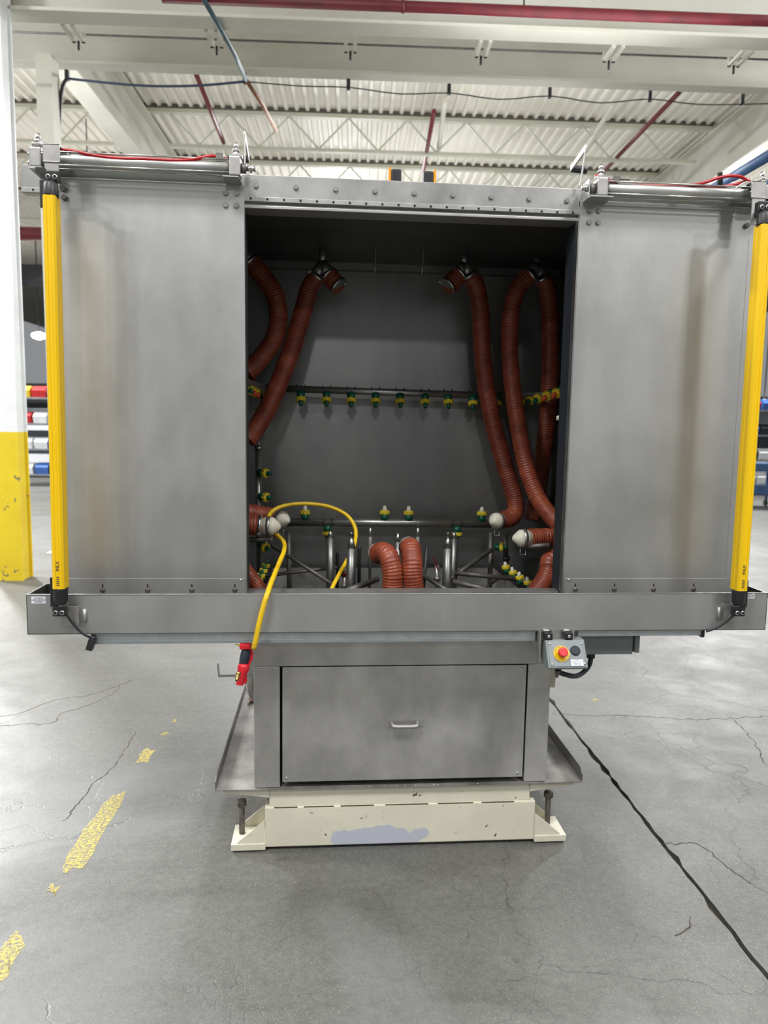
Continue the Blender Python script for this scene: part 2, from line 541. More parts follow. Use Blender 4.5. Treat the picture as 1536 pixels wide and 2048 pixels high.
# worn yellow line beside the machine
def blot(pts, name, label, th=0.0012):
    mb = MB()
    c = Vector((sum(p[0] for p in pts)/len(pts), sum(p[1] for p in pts)/len(pts), th))
    ring = []
    n = len(pts)
    for i in range(n):
        a, b = Vector(pts[i]), Vector(pts[(i+1) % n])
        for k in range(4):
            p = a.lerp(b, k/4)
            ring.append((p.x + random.uniform(-.006, .006), p.y + random.uniform(-.012, .012), th))
    mb._add([c] + ring, [(0, i+1, (i+1) % len(ring) + 1) for i in range(len(ring))])
    o = mb.build(name, 'floorpaint')
    return tag(o, label, 'floor marking', 'worn yellow floor line')
blot([(-1.1533, -0.0526, 0), (-1.096, -0.0277, -0), (-1.087, 0.1061, 0), (-1.0838, 0.3462, 0), (-1.0842, 0.4919, 0), (-1.1405, 0.4578, 0), (-1.163, 0.2951, 0), (-1.1703, 0.1748, 0), (-1.1666, 0.034, 0)], 'floor_line_mark', 'longest worn yellow dash on the floor left of the machine')
blot([(-1.1699, -0.1525, 0), (-1.1289, -0.1799, 0), (-1.1355, -0.1261, 0), (-1.1649, -0.1192, 0)], 'floor_line_mark', 'small solid yellow paint spot below the longest dash')
blot([(-1.1128, 0.7393, 0), (-1.0658, 0.7517, 0), (-1.0629, 0.8627, 0), (-1.1109, 0.9125, 0), (-1.1177, 0.829, 0)], 'floor_line_mark', 'small yellow paint patch above the longest dash, nearest the drip pan')
blot([(-1.1595, -0.5402, 0), (-1.1356, -0.5291, 0), (-1.1453, -0.4479, -0), (-1.1406, -0.3983, 0), (-1.181, -0.3327, -0), (-1.1965, -0.3744, 0), (-1.1984, -0.435, 0)], 'floor_line_mark', 'yellow paint patch at the lower left corner of the floor')
blot([(-1.0538, 1.214, 0), (-1.026, 1.2002, 0), (-1.0439, 1.2392, 0)], 'floor_line_mark', 'tiny yellow paint fleck farthest up the worn line')
blot([(-1.0701, 1.0388, 0), (-1.0402, 1.055, 0), (-1.0525, 1.079, 0), (-1.0704, 1.0621, 0)], 'floor_line_mark', 'thin yellow paint fleck just above the small yellow patch')
blot([(1.2129, 1.4022, 0), (1.2669, 1.4152, 0), (1.2497, 1.4463, 0)], 'floor_line_mark', 'tiny yellow fleck on the floor right of the machine leg')
# long meandering cracks scored in the slab
for pts, lab in (([(-1.9572, 1.2952, 0), (-1.8462, 1.3565, 0), (-1.7437, 1.5276, 0), (-1.5798, 1.5962, 0), (-1.4142, 1.8156, 0)], 'long hairline crack crossing the floor at the left'),
                 ([(-1.8979, 1.1861, 0), (-1.7492, 1.2046, 0), (-1.6408, 1.2064, 0), (-1.6416, 1.3485, 0), (-1.5613, 1.4136, 0), (-1.461, 1.6072, -0), (-1.4548, 1.7337, 0)], 'second crack below the long hairline crack at left'),
                 ([(-1.1962, 1.0968, 0), (-1.2022, 0.938, 0), (-1.1983, 0.7823, 0), (-1.2142, 0.6638, 0), (-1.246, 0.5629, 0), (-1.2472, 0.4711, 0), (-1.2607, 0.2821, 0)], 'crack running past the small yellow patch towards the camera'),
                 ([(0.9361, 1.2336, 0), (1.1291, 1.1987, 0), (1.3961, 1.1813, 0), (1.6971, 1.1225, 0), (2.0929, 1.1536, 0)], 'crack crossing the floor joint behind the drip pan at right'),
                 ([(1.8795, 1.1284, 0), (1.8539, 0.9694, 0), (1.8035, 0.7794, 0), (1.7286, 0.5997, 0)], 'short crack branching near the right edge of the floor'),
                 ([(0.9706, 0.0045, 0), (1.0973, -0.0086, 0), (1.1224, -0.1328, 0), (1.1533, -0.2332, 0)], 'crack leaving the floor joint to the right'),
                 ([(0.8642, -0.3931, 0), (0.8305, -0.4369, -0), (0.7761, -0.4668, 0)], 'short dark crack left of the floor joint near the front')):
    p = spline([(a, b, 0.0004) for a, b, c in pts], 0.02)
    p = [Vector((q.x+random.uniform(-.006, .006), q.y+random.uniform(-.012, .012), 0.0004)) for q in p]
    mb = MB()
    n = len(p)
    l = []
    for i, q in enumerate(p):
        t = (p[min(i+1, n-1)] - p[max(i-1, 0)]).normalized()
        s_ = Vector((-t.y, t.x, 0))*(0.0012+0.0022*random.random())
        l.append((mb.bm.verts.new(q-s_), mb.bm.verts.new(q+s_)))
    for a, b in zip(l, l[1:]):
        mb.bm.faces.new((a[0], b[0], b[1], a[1]))
    mb.build('floor_crack', 'jointfill', fl, label=lab)

# ================================================================== CEILING
ZD = 7.5
mb = MB()
P = 0.2
bm = mb.bm
prev = None
u = -20.0
prof = []
while u < 20:
    prof += [(u, ZD), (u+0.055, ZD), (u+0.075, ZD+0.055), (u+0.18, ZD+0.055)]
    u += P
rows = []
for v in (-26, 4, 20, 48):
    rows.append([bm.verts.new((a, v, z)) for a, z in prof])
for r0, r1 in zip(rows, rows[1:]):
    for i in range(len(prof)-1):
        bm.faces.new((r0[i], r0[i+1], r1[i+1], r1[i]))
mb.box((-20, -26, 7.62), (20, 48, 7.7))
ce = bbuild(mb, 'ceiling', 'deck')
ce['kind'] = 'structure'

# girders in depth
def ibeam_v(u, v0, v1, zb, zt, wf, tf=0.03, tw=0.02):
    return [MB().box((u-tw/2, v0, zb+tf), (u+tw/2, v1, zt-tf)), MB().box((u-wf/2, v0, zb), (u+wf/2, v1, zb+tf)).box((u-wf/2, v0, zt-tf), (u+wf/2, v1, zt))]
def ibeam_u(v, u0, u1, zb, zt, wf, tf=0.03, tw=0.02):
    return [MB().box((u0, v-tw/2, zb+tf), (u1, v+tw/2, zt-tf)), MB().box((u0, v-wf/2, zb), (u1, v+wf/2, zb+tf)), MB().box((u0, v-wf/2, zt-tf), (u1, v+wf/2, zt))]
for u, lab in ((-4.35, 'painted roof girder running away at the left of the bay'), (6.9, 'painted roof girder running away at the right beside the blue pipe')):
    t = bthing('roof_girder', lab, 'steel beam', (u, 6.6, 6.5), 'roof girders running away from the camera')
    a, b = ibeam_v(u, 6.55, 44, 6.45, 7.40, 0.34)
    bbuild(a, 'web_plate', 'web', t)
    bbuild(b, 'flange', 'beam', t)
# beam one, carried by the column
t = bthing('cross_beam', 'deep painted steel beam crossing the frame at the very top above the column', 'steel beam', (0, 4.75, 5.1))
a, b, c = ibeam_u(4.81, -3.9, 9, 5.19, 5.95, 0.22)
bbuild(a, 'web_plate', 'web', t); bbuild(b, 'flange', 'beam', t); bbuild(c, 'flange', 'beam', t)
t2 = bthing('cross_beam', 'second painted steel beam lower in the frame, hung with sagging cable', 'steel beam', (0, 6.4, 5.4))
a, b, c = ibeam_u(6.38, -6, 10, 5.48, 6.75, 0.17)
bbuild(a, 'web_plate', 'web', t2); bbuild(b, 'flange', 'beam', t2); bbuild(c, 'flange', 'beam', t2)
# soffit channel between the beams with paired hangers
for i, (u, k) in enumerate([((-2.91, 4.75, 5.115), 0), ((-1.582, 4.75, 5.091), 1), ((-0.277, 4.75, 5.081), 2), ((1.016, 4.75, 5.084), 3), ((2.301, 4.75, 5.076), 4), ((3.573, 4.75, 5.063), 5)]):
    x = u[0]
    h = bthing('beam_hanger', ['far left', 'second from left', 'third from left', 'fourth from left', 'fifth from left', 'far right'][k] + ' of the paired white hangers under the top beam', 'bracket', (x, 5.1, 5.0), 'paired hangers under the top beam')
    for s in (-0.045, 0.045):
        bbuild(MB().box((x+s-0.016, 4.92, 5.17), (x+s+0.016, 5.22, 5.20)).box((x+s-0.016, 5.19, 5.17), (x+s+0.016, 5.22, 5.26)), 'hanger_strap', 'beam', h)
    bbuild(MB().cyl((x, 5.2, 5.10), (x, 5.2, 5.18), 0.012, seg=8), 'hanger_bolt', 'cable', h)
# thin conduit
mb = MB().cyl((-5.123, 5.3, 5.289), (5.891, 5.3, 5.296), 0.011, seg=8)
tag(bbuild(mb, 'conduit_line', 'rust'), 'thin dark conduit strung across below the top beam', 'conduit')
for px, py in ((381,76), (828,99), (1260,114)):
    pass
# sprinkler main in front of beam one
t = bthing('sprinkler_main', 'thick red sprinkler pipe crossing the top edge of the frame', 'pipe', (0, 4.4, 5.15))
p0, p1 = (-1.746, 4.4, 5.191), (4.219, 4.4, 5.163)
z = (p0[2]+p1[2])/2
bbuild(MB().cyl((-1.9, 4.4, z), (8, 4.4, z), 0.046, seg=20), 'pipe_run', 'sprink', t)
for px in (806, 1450):
    pass
x = (0.189, 4.4, 5.173)[0]
bbuild(MB().cyl((x-.015, 4.4, z), (x+.015, 4.4, z), 0.052, seg=20).cyl((x, 4.4, z), (x, 4.4, z+.5), 0.006, seg=8), 'pipe_hanger', 'sprink', t)
x = (1.257, 4.4, 5.25)[0]
bbuild(MB().cyl((x, 4.4, z+.04), (x, 4.4, z+.6), 0.008, seg=8), 'pipe_hanger', 'cable', t)

# open-web joists, three bays
def joist(u0, u1, v, lab, grp):
    t = bthing('roof_joist', lab, 'roof joist', (u0, v, 6.8), grp)
    bbuild(MB().box((u0, v-.07, 7.40), (u1, v+.06, 7.468)), 'top_chord', 'joist', t)
    bbuild(MB().box((u0+.5, v-.05, 6.78), (u1-.3, v+.05, 6.84)), 'bottom_chord', 'joist', t)
    bbuild(MB().box((u0, v-.065, 7.47), (u1, v+.02, 7.55)), 'flute_shade_strip', 'boltdark', t)  # dark strip standing in for the shadow in the deck flutes
    n = max(4, int(round((u1-u0-.8)/0.56)))
    w_ = (u1-u0-.8)/n
    for i in range(n):
        a, b = (7.42, 6.84) if i % 2 == 0 else (6.84, 7.42)
        bbuild(MB().bar((u0+.5+w_*i, v, a), (u0+.5+w_*(i+1), v, b), 0.028, 0.028, up=(0, 1, 0)), 'web_bar', 'joist', t)
rowname = ['nearest', 'second', 'third', 'fourth', 'fifth']
for i, v in enumerate([12.35, 14.95, 17.55, 20.15]):
    joist(-4.3, 6.75, v, rowname[i] + ' white open-web roof joist across the middle bay', 'open web roof joists of the middle bay')
for i, v in enumerate([12.35, 14.95, 17.55]):
    joist(-11.5, -4.4, v, rowname[i] + ' open-web roof joist in the bay left of the left girder', 'open web roof joists of the left bay')

# sprinkler branch lines under the deck
for pts, lab, mt in (([(-2.691, 9.54, 6.85), (-2.757, 12.205, 6.85)], 'red sprinkler branch pipe left of the middle under the roof', 'sprink'),
                 ([(4.865, 9.552, 6.85), (4.878, 13.174, 6.85)], 'red sprinkler branch pipe slanting at the right under the roof', 'sprink'),
                 ([(1.081, 10.523, 6.85), (1.169, 13.497, 6.85)], 'red sprinkler branch pipe near the middle under the roof', 'sprink'),
                 ([(1.242, 10.331, 6.95), (1.395, 12.721, 6.95)], 'short white conduit beside the middle red pipe', 'beam'),
                 ([(4.053, 10.208, 6.95), (4.285, 12.802, 6.95)], 'white conduit left of the slanting red pipe', 'beam')):
    a, b = [Vector(p) for p in pts]
    tag(bbuild(MB().cyl(a, b, 0.04 if mt == 'sprink' else 0.045, seg=10), 'sprinkler_pipe' if mt == 'sprink' else 'white_conduit', mt), lab, 'pipe')
# slanting service pipe, teal above and rusty below
t = bthing('service_pipe', 'slanting teal pipe turning rusty lower down, hung across the beams', 'pipe', (-1.71, 5.3, 5.604))
bbuild(MB().tube([(-1.533, 4.3, 5.132), (-1.477, 4.8, 5.15), (-1.437, 5.4, 5.2), (-1.446, 6.2, 5.322)], 0.022, 10), 'pipe_upper', 'teal', t)
bbuild(MB().tube([(-1.446, 6.2, 5.322), (-1.365, 7, 5.396), (-1.287, 7.8, 5.406)], 0.024, 10), 'pipe_lower', 'copper', t, label='rusty lower run')
# festoon cable under beam two
t = bthing('festoon_cable', 'blue grey cable sagging below the second beam from clip to clip', 'cable', (-3.437, 6.3, 5.316))
bbuild(MB().tube(spline([(-3.437, 6.3, 5.316), (-2.971, 6.3, 5.284), (-2.529, 6.3, 5.267), (-1.974, 6.3, 5.291), (-1.472, 6.3, 5.35)], .08), 0.014, 8), 'cable_run', 'bluecable', t)
bbuild(MB().tube(spline([(-1.472, 6.3, 5.35), (-0.855, 6.3, 5.323), (-0.291, 6.3, 5.326), (0.277, 6.3, 5.275), (0.846, 6.3, 5.304), (1.422, 6.3, 5.253), (1.996, 6.3, 5.31), (2.579, 6.3, 5.253), (3.159, 6.3, 5.315), (3.749, 6.3, 5.274), (4.691, 6.3, 5.316)], .08), 0.007, 8), 'cable_run', 'cable', t)
for x, y in ((697,168), (898,178), (1099,185), (1299,192), (1484,198)):
    pass
for p in [(-0.309, 6.3, 5.362), (0.834, 6.3, 5.347), (1.989, 6.3, 5.347), (3.152, 6.3, 5.348), (4.238, 6.3, 5.35), (-1.472, 6.3, 5.387), (-3.441, 6.3, 5.353)]:
    bbuild(MB().box((p[0]-.02, p[1]-.02, p[2]-.06), (p[0]+.02, p[1]+.02, p[2]+.05)), 'cable_clip', 'cable', t)
tag(bbuild(MB().tube(spline([(-3.424, 6.25, 5.289), (-3.462, 6.2, 5.177), (-3.5, 6.2, 4.888), (-3.518, 6.2, 4.519), (-3.529, 6.2, 3.877)], .06), 0.02, 8), 'drop_cable', 'cable'), 'black cable dropping beside the cream post at the left', 'cable')
# cream post behind the machine
pA = (-3.614, 6.1, 5.663)
t = bthing('steel_post', 'slim cream steel post standing left behind the machine', 'post', (-3.68, 6.1, 0))
bbuild(MB().box((-3.66, 6.0, 0), (-3.49, 6.2, 5.44)), 'post_shaft', 'beam', t)
bbuild(MB().box((-3.72, 5.94, 0), (-3.43, 6.26, 0.015)), 'base_plate', 'beam', t)
# blue pipes at the right
t = bthing('blue_pipe_run', 'pair of blue pipes running away below the right roof girder', 'pipe', (6.6, 8, 6.2))
bbuild(MB().cyl((4.959, 6.6, 4.965), (5.172, 9.6, 5.203), 0.07, seg=14), 'pipe_run', 'blue', t)
bbuild(MB().cyl((4.984, 6.6, 4.66), (5.31, 9, 4.83), 0.045, seg=12), 'pipe_run', 'blue', t)
bbuild(MB().cyl((4.327, 6.9, 4.735), (4.337, 6.9, 4.592), 0.035, seg=12).cyl((4.335, 6.9, 4.622), (4.347, 6.9, 4.46), 0.022, seg=12), 'pipe_valve', 'cable', t)

# column at the left
t = bthing('building_column', 'white steel column with yellow painted foot at the left edge', 'column', (-3.45, 4.6, 0))
cx0, cx1, cy0, cy1 = -3.60, -3.33, 4.50, 4.72
bbuild(MB().box((cx0, cy0, 1.41), (cx1, cy0+.02, 5.75)).box((cx0, cy1-.02, 1.41), (cx1, cy1, 5.75)).box((cx1-.045, cy0+.02, 1.41), (cx1-.02, cy1-.02, 5.75)), 'column_shaft', 'columnwhite', t)
bbuild(MB().box((cx0, cy0, 0), (cx1, cy0+.02, 1.41)).box((cx0, cy1-.02, 0), (cx1, cy1, 1.41)).box((cx1-.045, cy0+.02, 0), (cx1-.02, cy1-.02, 1.41)), 'column_foot', 'colyellow', t, label='yellow painted foot')

# ---------------- far hall
wl = bbuild(MB().box((-20, 46, 0), (20, 46.3, 7.6)), 'wall_back', 'farwall')
wl['kind'] = 'structure'
t = bthing('sprinkler_main', 'red sprinkler main far behind the machine at the left', 'pipe', (-8, 13, 5))
bbuild(MB().cyl((-11.5, 13, (-6.58, 13, 5.276)[2]), (-4.6, 13, (-6.58, 13, 5.276)[2]), 0.13, seg=12), 'pipe_run', 'sprink', t)
for u in (-10.5, -8.0, -5.6):
    bbuild(MB().cyl((u, 13, (-6.58, 13, 5.276)[2]), (u, 13, 7.52), 0.012, seg=6), 'hanger_rod', 'cable', t)
t = bthing('air_duct', 'dark duct far behind beside the left column', 'duct', (-8, 17, 4.6))
q = (-8.275, 17, 5.307)
bbuild(MB().box((q[0]-3, 17, q[2]-.2), (q[0]+3, 17.8, q[2]+.2)), 'duct_body', 'darkmach', t)
for u in (-2.5, 2.5):
    bbuild(MB().cyl((q[0]+u, 17.4, q[2]), (q[0]+u, 17.4, 7.52), 0.015, seg=6), 'hanger_rod', 'cable', t)
t = bthing('hanging_lamp', 'bright globe lamp far behind between the column and the machine', 'lamp', (-10.465, 22, 4.29), 'far hall lamps')
p = (-10.465, 22, 4.29)
bbuild(MB().lathe((p[0], p[1], p[2]-.12), (0, 0, 1), [(0, .05), (.05, .19), (.13, .24), (.2, .2), (.25, .06)]), 'lamp_globe', 'lampglass', t)
bbuild(MB().cyl((p[0], p[1], p[2]+.1), (p[0], p[1], 7.52), 0.02, seg=6), 'lamp_cord', 'cable', t)
for q, lab in (((14.818, 24, 2.649), 'bright globe lamp seen past the right light curtain'),):
    t = bthing('hanging_lamp', lab, 'lamp', q, 'far hall lamps')
    bbuild(MB().lathe((q[0], q[1], q[2]-.12), (0, 0, 1), [(0, .05), (.05, .17), (.13, .22), (.2, .18), (.25, .06)]), 'lamp_globe', 'lampglass', t)
    bbuild(MB().cyl((q[0], q[1], q[2]+.1), (q[0], q[1], 7.52), 0.02, seg=6), 'lamp_cord', 'cable', t)
# machines far away (seen in the slits beside the cabinet)
def far_machine(px, py, v, wd, ht, kind, lab):
    p = FP[(px, py, v)]
    t = bthing('machine_tool' if kind else 'tool_cart', lab, 'machine' if kind else 'cart', (p[0], v, 0))
    x = p[0]
    if kind:
        bbuild(MB().box((x-wd/2, v, 0.05), (x+wd/2, v+1.4, ht*.75)), 'machine_body', kind, t, bevel=.02)
        bbuild(MB().box((x-wd*.35, v+.2, ht*.75), (x+wd*.2, v+1.1, ht)), 'machine_head', 'machine', t, bevel=.02)
        bbuild(MB().box((x-wd*.3, v-.02, ht*.35), (x+wd*.15, v, ht*.68)), 'machine_door', 'darkmach', t)
        bbuild(MB().box((x+wd*.22, v-.12, ht*.45), (x+wd*.42, v-.02, ht*.7)), 'control_panel', 'white', t)
        for sx in (-.4, .4):
            bbuild(MB().box((x+wd*sx-.06, v+.1, 0), (x+wd*sx+.06, v+.22, .05)), 'machine_foot', 'darkmach', t)
    else:
        for z in (.28, .75):
            bbuild(MB().box((x-wd/2, v, z), (x+wd/2, v+.6, z+.16)), 'cart_tray', 'blue', t)
        for sx in (-1, 1):
            for dy in (.03, .57):
                bbuild(MB().box((x+sx*(wd/2-.03)-.02, v+dy-.02, .1), (x+sx*(wd/2-.03)+.02, v+dy+.02, .95)), 'cart_post', 'blue', t)
                bbuild(MB().cyl((x+sx*(wd/2-.03)-.02, v+dy, .06), (x+sx*(wd/2-.03)+.02, v+dy, .06), .06, seg=12), 'wheel', 'black', t)
FP = {(1518,1000,12): (8.053, 12, 0.17), (1540,930,20): (12.891, 20, 0.546), (1500,900,26): (15.528, 26, 0.876), (80,930,18): (-8.886, 18, 0.34), (60,900,26): (-12.65, 26, 0.455), (100,1000,12): (-6.162, 12, -0.004)}
far_machine(1518, 1000, 12, 1.0, 1, None, 'blue two-tier tool cart seen past the right light curtain')
far_machine(1540, 930, 20, 3.0, 2.4, 'white', 'white machine tool far behind at the right edge')
far_machine(1500, 900, 26, 3.4, 3.0, 'darkmach', 'dark machine tool farthest back behind the right door')
far_machine(80, 930, 18, 1.8, 1.9, 'white', 'white machine tool far behind between column and machine')
far_machine(60, 900, 26, 3.5, 3.0, 'darkmach', 'dark machine tool farthest back at the left')

# storage racks with bins, far off at both sides
BIN = {'red': L(190, 40, 40), 'blue': L(60, 100, 170), 'yellow': L(225, 190, 50), 'white': L(225, 228, 230), 'black': L(40, 42, 46)}
for k_, c_ in BIN.items():
    M['bin_'+k_] = mat('bin_plastic_'+k_, c_, .5, 0, tuple(v*.85 for v in c_[:3])+(1,), 6)
def storage_rack(u, v, side, cols):
    t = bthing('storage_rack', 'grey storage rack with coloured bins far behind at the ' + side, 'rack', (u, v, 0))
    for du in (-.9, .9):
        for dv in (0, .5):
            bbuild(MB().box((u+du-.03, v+dv-.03, 0), (u+du+.03, v+dv+.03, 2.1)), 'rack_post', 'machine', t)
    for z in (.25, .85, 1.45, 2.05):
        bbuild(MB().box((u-.9, v, z), (u+.9, v+.5, z+.04)), 'shelf', 'machine', t)
    n = 0
    lev = ['bottom', 'second', 'third', 'top']
    pos = ['far left', 'left', 'middle', 'right', 'far right']
    for j, z in enumerate((.25, .85, 1.45, 2.05)):
        for i in range(1, 4):
            c_ = cols[(i*3+j*2) % len(cols)]
            x = u - .72 + .36*i
            b_ = bbuild(MB().prism([(v+.06, z+.041), (v+.44, z+.041), (v+.44, z+.041+.26), (v+.16, z+.041+.26), (v+.02, z+.041+.16)], 0, x-.15, x+.15), 'storage_bin', 'bin_'+c_)
            tag(b_, c_ + ' plastic bin at the ' + pos[i] + ' of the ' + lev[j] + ' shelf of the ' + side + ' rack', 'bin', 'bins on the ' + side + ' rack')
storage_rack((-7.593, 15, 0.275)[0], 15, 'left', ['white', 'blue', 'red', 'white', 'yellow'])
storage_rack((9.869, 15, 0.512)[0], 15, 'right', ['black', 'white', 'blue', 'white', 'red'])

# ================================================================== THE WASHING MACHINE
wash = thing('parts_washer', 'large stainless steel parts washing cabinet with open sliding doors on a cream base', 'machine', (0, 0.5, 0))
XL, XR, YB, ZC = -0.645, 0.80, 1.0, 2.245      # cabinet inside
def FZ(y): return .80 - .264*(y-.09)           # sloping cabinet floor
# shell: each sheet its own part
MB().box((XL-.02, YB, 0.54), (XR+.02, YB+.02, ZC+.02)).build('back_panel', 'steel_in', wash)
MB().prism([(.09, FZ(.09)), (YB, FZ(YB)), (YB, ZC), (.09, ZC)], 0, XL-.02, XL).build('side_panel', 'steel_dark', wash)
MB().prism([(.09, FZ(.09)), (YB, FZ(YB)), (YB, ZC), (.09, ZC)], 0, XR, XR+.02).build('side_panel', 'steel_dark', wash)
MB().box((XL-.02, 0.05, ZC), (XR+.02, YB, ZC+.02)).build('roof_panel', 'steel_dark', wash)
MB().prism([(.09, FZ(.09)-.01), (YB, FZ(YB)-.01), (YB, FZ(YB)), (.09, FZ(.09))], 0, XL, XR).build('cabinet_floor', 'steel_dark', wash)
# front frame sheets beside the opening
MB().box((-0.70, 0.045, 0.86), (-0.56, 0.09, 2.2)).build('front_post', 'steel', wash)
MB().box((0.575, 0.045, 0.86), (0.88, 0.09, 2.2)).build('front_post', 'steel', wash)
MB().box((0.540, 0.035, 0.86), (0.575, 0.125, 2.195)).build('door_seal', 'rubber', wash, bevel=.006)
MB().box((-0.578, 0.035, 0.86), (-0.545, 0.125, 2.195)).build('door_seal', 'rubber', wash, bevel=.006)
MB().box((XL-.02, 0.04, 0.845), (XR+.02, 0.09, 0.94)).build('front_sill', 'steel', wash)
# header rail across the full width
hd = MB().box((-1.225, 0.02, 2.207), (1.225, 0.05, 2.292)).box((-1.225, 0.05, 2.28), (1.225, 0.10, 2.292)).build('header_rail', 'steel_header', wash, bevel=.0015)
for i in range(9):
    MB().hexh((-0.508+0.1264*i, 0.02, 2.2585-0.0008*i), (0, -1, 0), 0.0075, 0.006).cyl((-0.508+0.1264*i, 0.0205, 2.2585-0.0008*i), (-0.508+0.1264*i, 0.0185, 2.2585-0.0008*i), 0.009, seg=12).build('hex_bolt', 'bolt', hd)
gs = MB().box((-1.225, 0.012, 2.2085), (1.225, 0.02, 2.2225)).build('guide_strip', 'cast', wash, bevel=.001)
for i in range(22):
    x = -0.5236 + 0.0523*i
    if x > .53: break
    MB().cyl((x, 0.0125, 2.2165-0.00018*i), (x, 0.0105, 2.2165-0.00018*i), 0.0036, seg=10).build('strip_screw', 'hole', gs)
MB().cyl((-1.19, 0.0125, 2.216), (-1.19, 0.0105, 2.216), 0.003, seg=10).build('strip_screw', 'hole', gs)
MB().box((-0.56, 0.03, 2.1985), (0.56, 0.045, 2.209)).build('lip_channel', 'steel_worn', wash)
MB().box((-0.56, 0.018, 2.189), (0.56, 0.10, 2.1985)).build('lip_channel', 'steel', wash, bevel=.002)
# ceiling hanger plates of the cabinet
for px in (738, 842):
    pass
for x in (-0.0815, 0.118):
    MB().box((x-.002, .70, 2.19), (x+.002, .76, 2.245)).cyl((x, .72, 2.15), (x, .72, 2.2), .004, seg=8).build('ceiling_bracket', 'pipe', wash)
# inner rail lines on the back wall (horizontal weld)
MB().box((XL, 0.992, 2.205), (XR, 1.0, 2.212)).build('weld_seam', 'rust', wash)
MB().box((0.545, 0.985, 2.06), (0.69, 0.999, 2.135)).build('back_plate', 'steel_in', wash)

# --- splash tray
ty0, ty1, tz0, tz1, tx = -0.135, 0.03, 0.845, 0.971, 1.2015
tr = MB().box((-tx, ty0, tz0), (tx, ty0+.0025, tz1)).build('tray_front', 'steel', wash, bevel=.0008)
MB().box((-tx, ty0, tz0), (-tx+.0025, ty1, tz1)).build('tray_end', 'steel', wash)
MB().box((tx-.0025, ty0, tz0), (tx, ty1, tz1)).build('tray_end', 'steel', wash)
MB().box((-tx, ty0, tz0), (tx, ty1, tz0+.0025)).build('tray_bottom', 'steel', wash)
MB().box((-tx, ty1-.0025, tz0), (tx, ty1, tz1-.06)).build('tray_back', 'steel', wash)
for s_ in (-1, 1):
    MB().box((min(s_*(tx-.003), s_*.9), ty1-.005, tz0+.003), (max(s_*(tx-.003), s_*.9), ty1-.003, tz1-.001)).box((min(s_*(tx-.0045), s_*(tx-.003)), ty0+.004, tz0+.003), (max(s_*(tx-.0045), s_*(tx-.003)), ty1-.005, tz1-.001)).build('tray_black_sheet', 'hole', wash)  # black sheets over the inside of the tray ends
    MB().box((min(s_*(tx-.005), s_*.9), ty0+.004, tz0+.003), (max(s_*(tx-.005), s_*.9), ty1-.006, tz0+.005)).build('tray_black_sheet', 'hole', wash)
MB().tube([(-tx, ty0+.001, tz1), (tx, ty0+.001, tz1)], .0022, 8).build('hem_edge', 'cast', tr)

def text_obj(body, size, loc, rot, m, parent, al='CENTER', name='lettering', label=None, ext=.0002):
    cu = bpy.data.curves.new(name, 'FONT')
    cu.body = body
    cu.size = size
    cu.align_x = al
    cu.align_y = 'CENTER'
    cu.extrude = ext
    cu.space_line = 1.0
    tmp = bpy.data.objects.new(name+'_tmp', cu)
    C.objects.link(tmp)
    dg = bpy.context.evaluated_depsgraph_get()
    me = bpy.data.meshes.new_from_object(tmp.evaluated_get(dg))
    bpy.data.objects.remove(tmp)
    me.materials.clear()
    me.materials.append(M[m])
    me.transform(Matrix.Translation(loc) @ rot)
    o = bpy.data.objects.new(name, me)
    C.objects.link(o)
    if parent:
        o.parent = parent
        o.matrix_parent_inverse = wm(parent).inverted()
    if label: o['label'] = label
    return o
FACE = Matrix.Rotation(math.pi/2, 4, 'X')

st = MB().box((-1.186, ty0-.0006, .9437), (-1.1425, ty0, .9655)).build('sticker', 'white', wash, label='white sticker at the left end of the tray')
text_obj('AWARE 12\nLASER LIGHT ARC\nRECEIVER', .0056, (-1.164, ty0-.0008, .9546), FACE, 'ink', st)
st = MB().box((1.1110, ty0-.0006, .953), (1.1545, ty0, .975)).build('sticker', 'white', wash, label='white sticker at the right end of the tray')
text_obj('AWARE 12\nLASER LIGHT ARC\nTRANSMITTER', .0056, (1.1330, ty0-.0008, .964), FACE, 'ink', st)

# --- leg housing
ly0, ly1 = 0.036, 0.95
MB().box((-.524, ly0, .237), (-.434, ly0+.03, .677)).build('frame_post', 'steel_worn', wash, bevel=.004)
MB().box((.441, ly0, .237), (.524, ly0+.03, .677)).build('frame_post', 'steel_worn', wash, bevel=.004)
MB().box((-.524, ly0, .677), (.524, ly0+.03, .845)).build('frame_header', 'steel_worn', wash, bevel=.003)
MB().box((-.524, ly0+.03, .237), (-.520, ly1, .845)).build('housing_side', 'steel_worn', wash)
MB().box((.520, ly0+.03, .237), (.524, ly1, .845)).build('housing_side', 'steel_worn', wash)
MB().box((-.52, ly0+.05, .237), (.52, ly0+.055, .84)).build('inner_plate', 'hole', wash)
MB().box((-.524, ly1, .237), (.524, ly1+.004, .845)).build('housing_back', 'steel_worn', wash)
ap = MB().box((-.4255, ly0-.002, .2575), (.4345, ly0+.004, .6745)).build('access_panel', 'steel_worn', wash, bevel=.0015)
for x, z in ((-.411, .659), (.4175, .659), (-.411, .272), (.4165, .272)):
    MB().lathe((x, ly0-.002, z), (0, -1, 0), [(0, .0055), (.002, .005), (.003, .003)], 14).build('panel_screw', 'bright', ap)
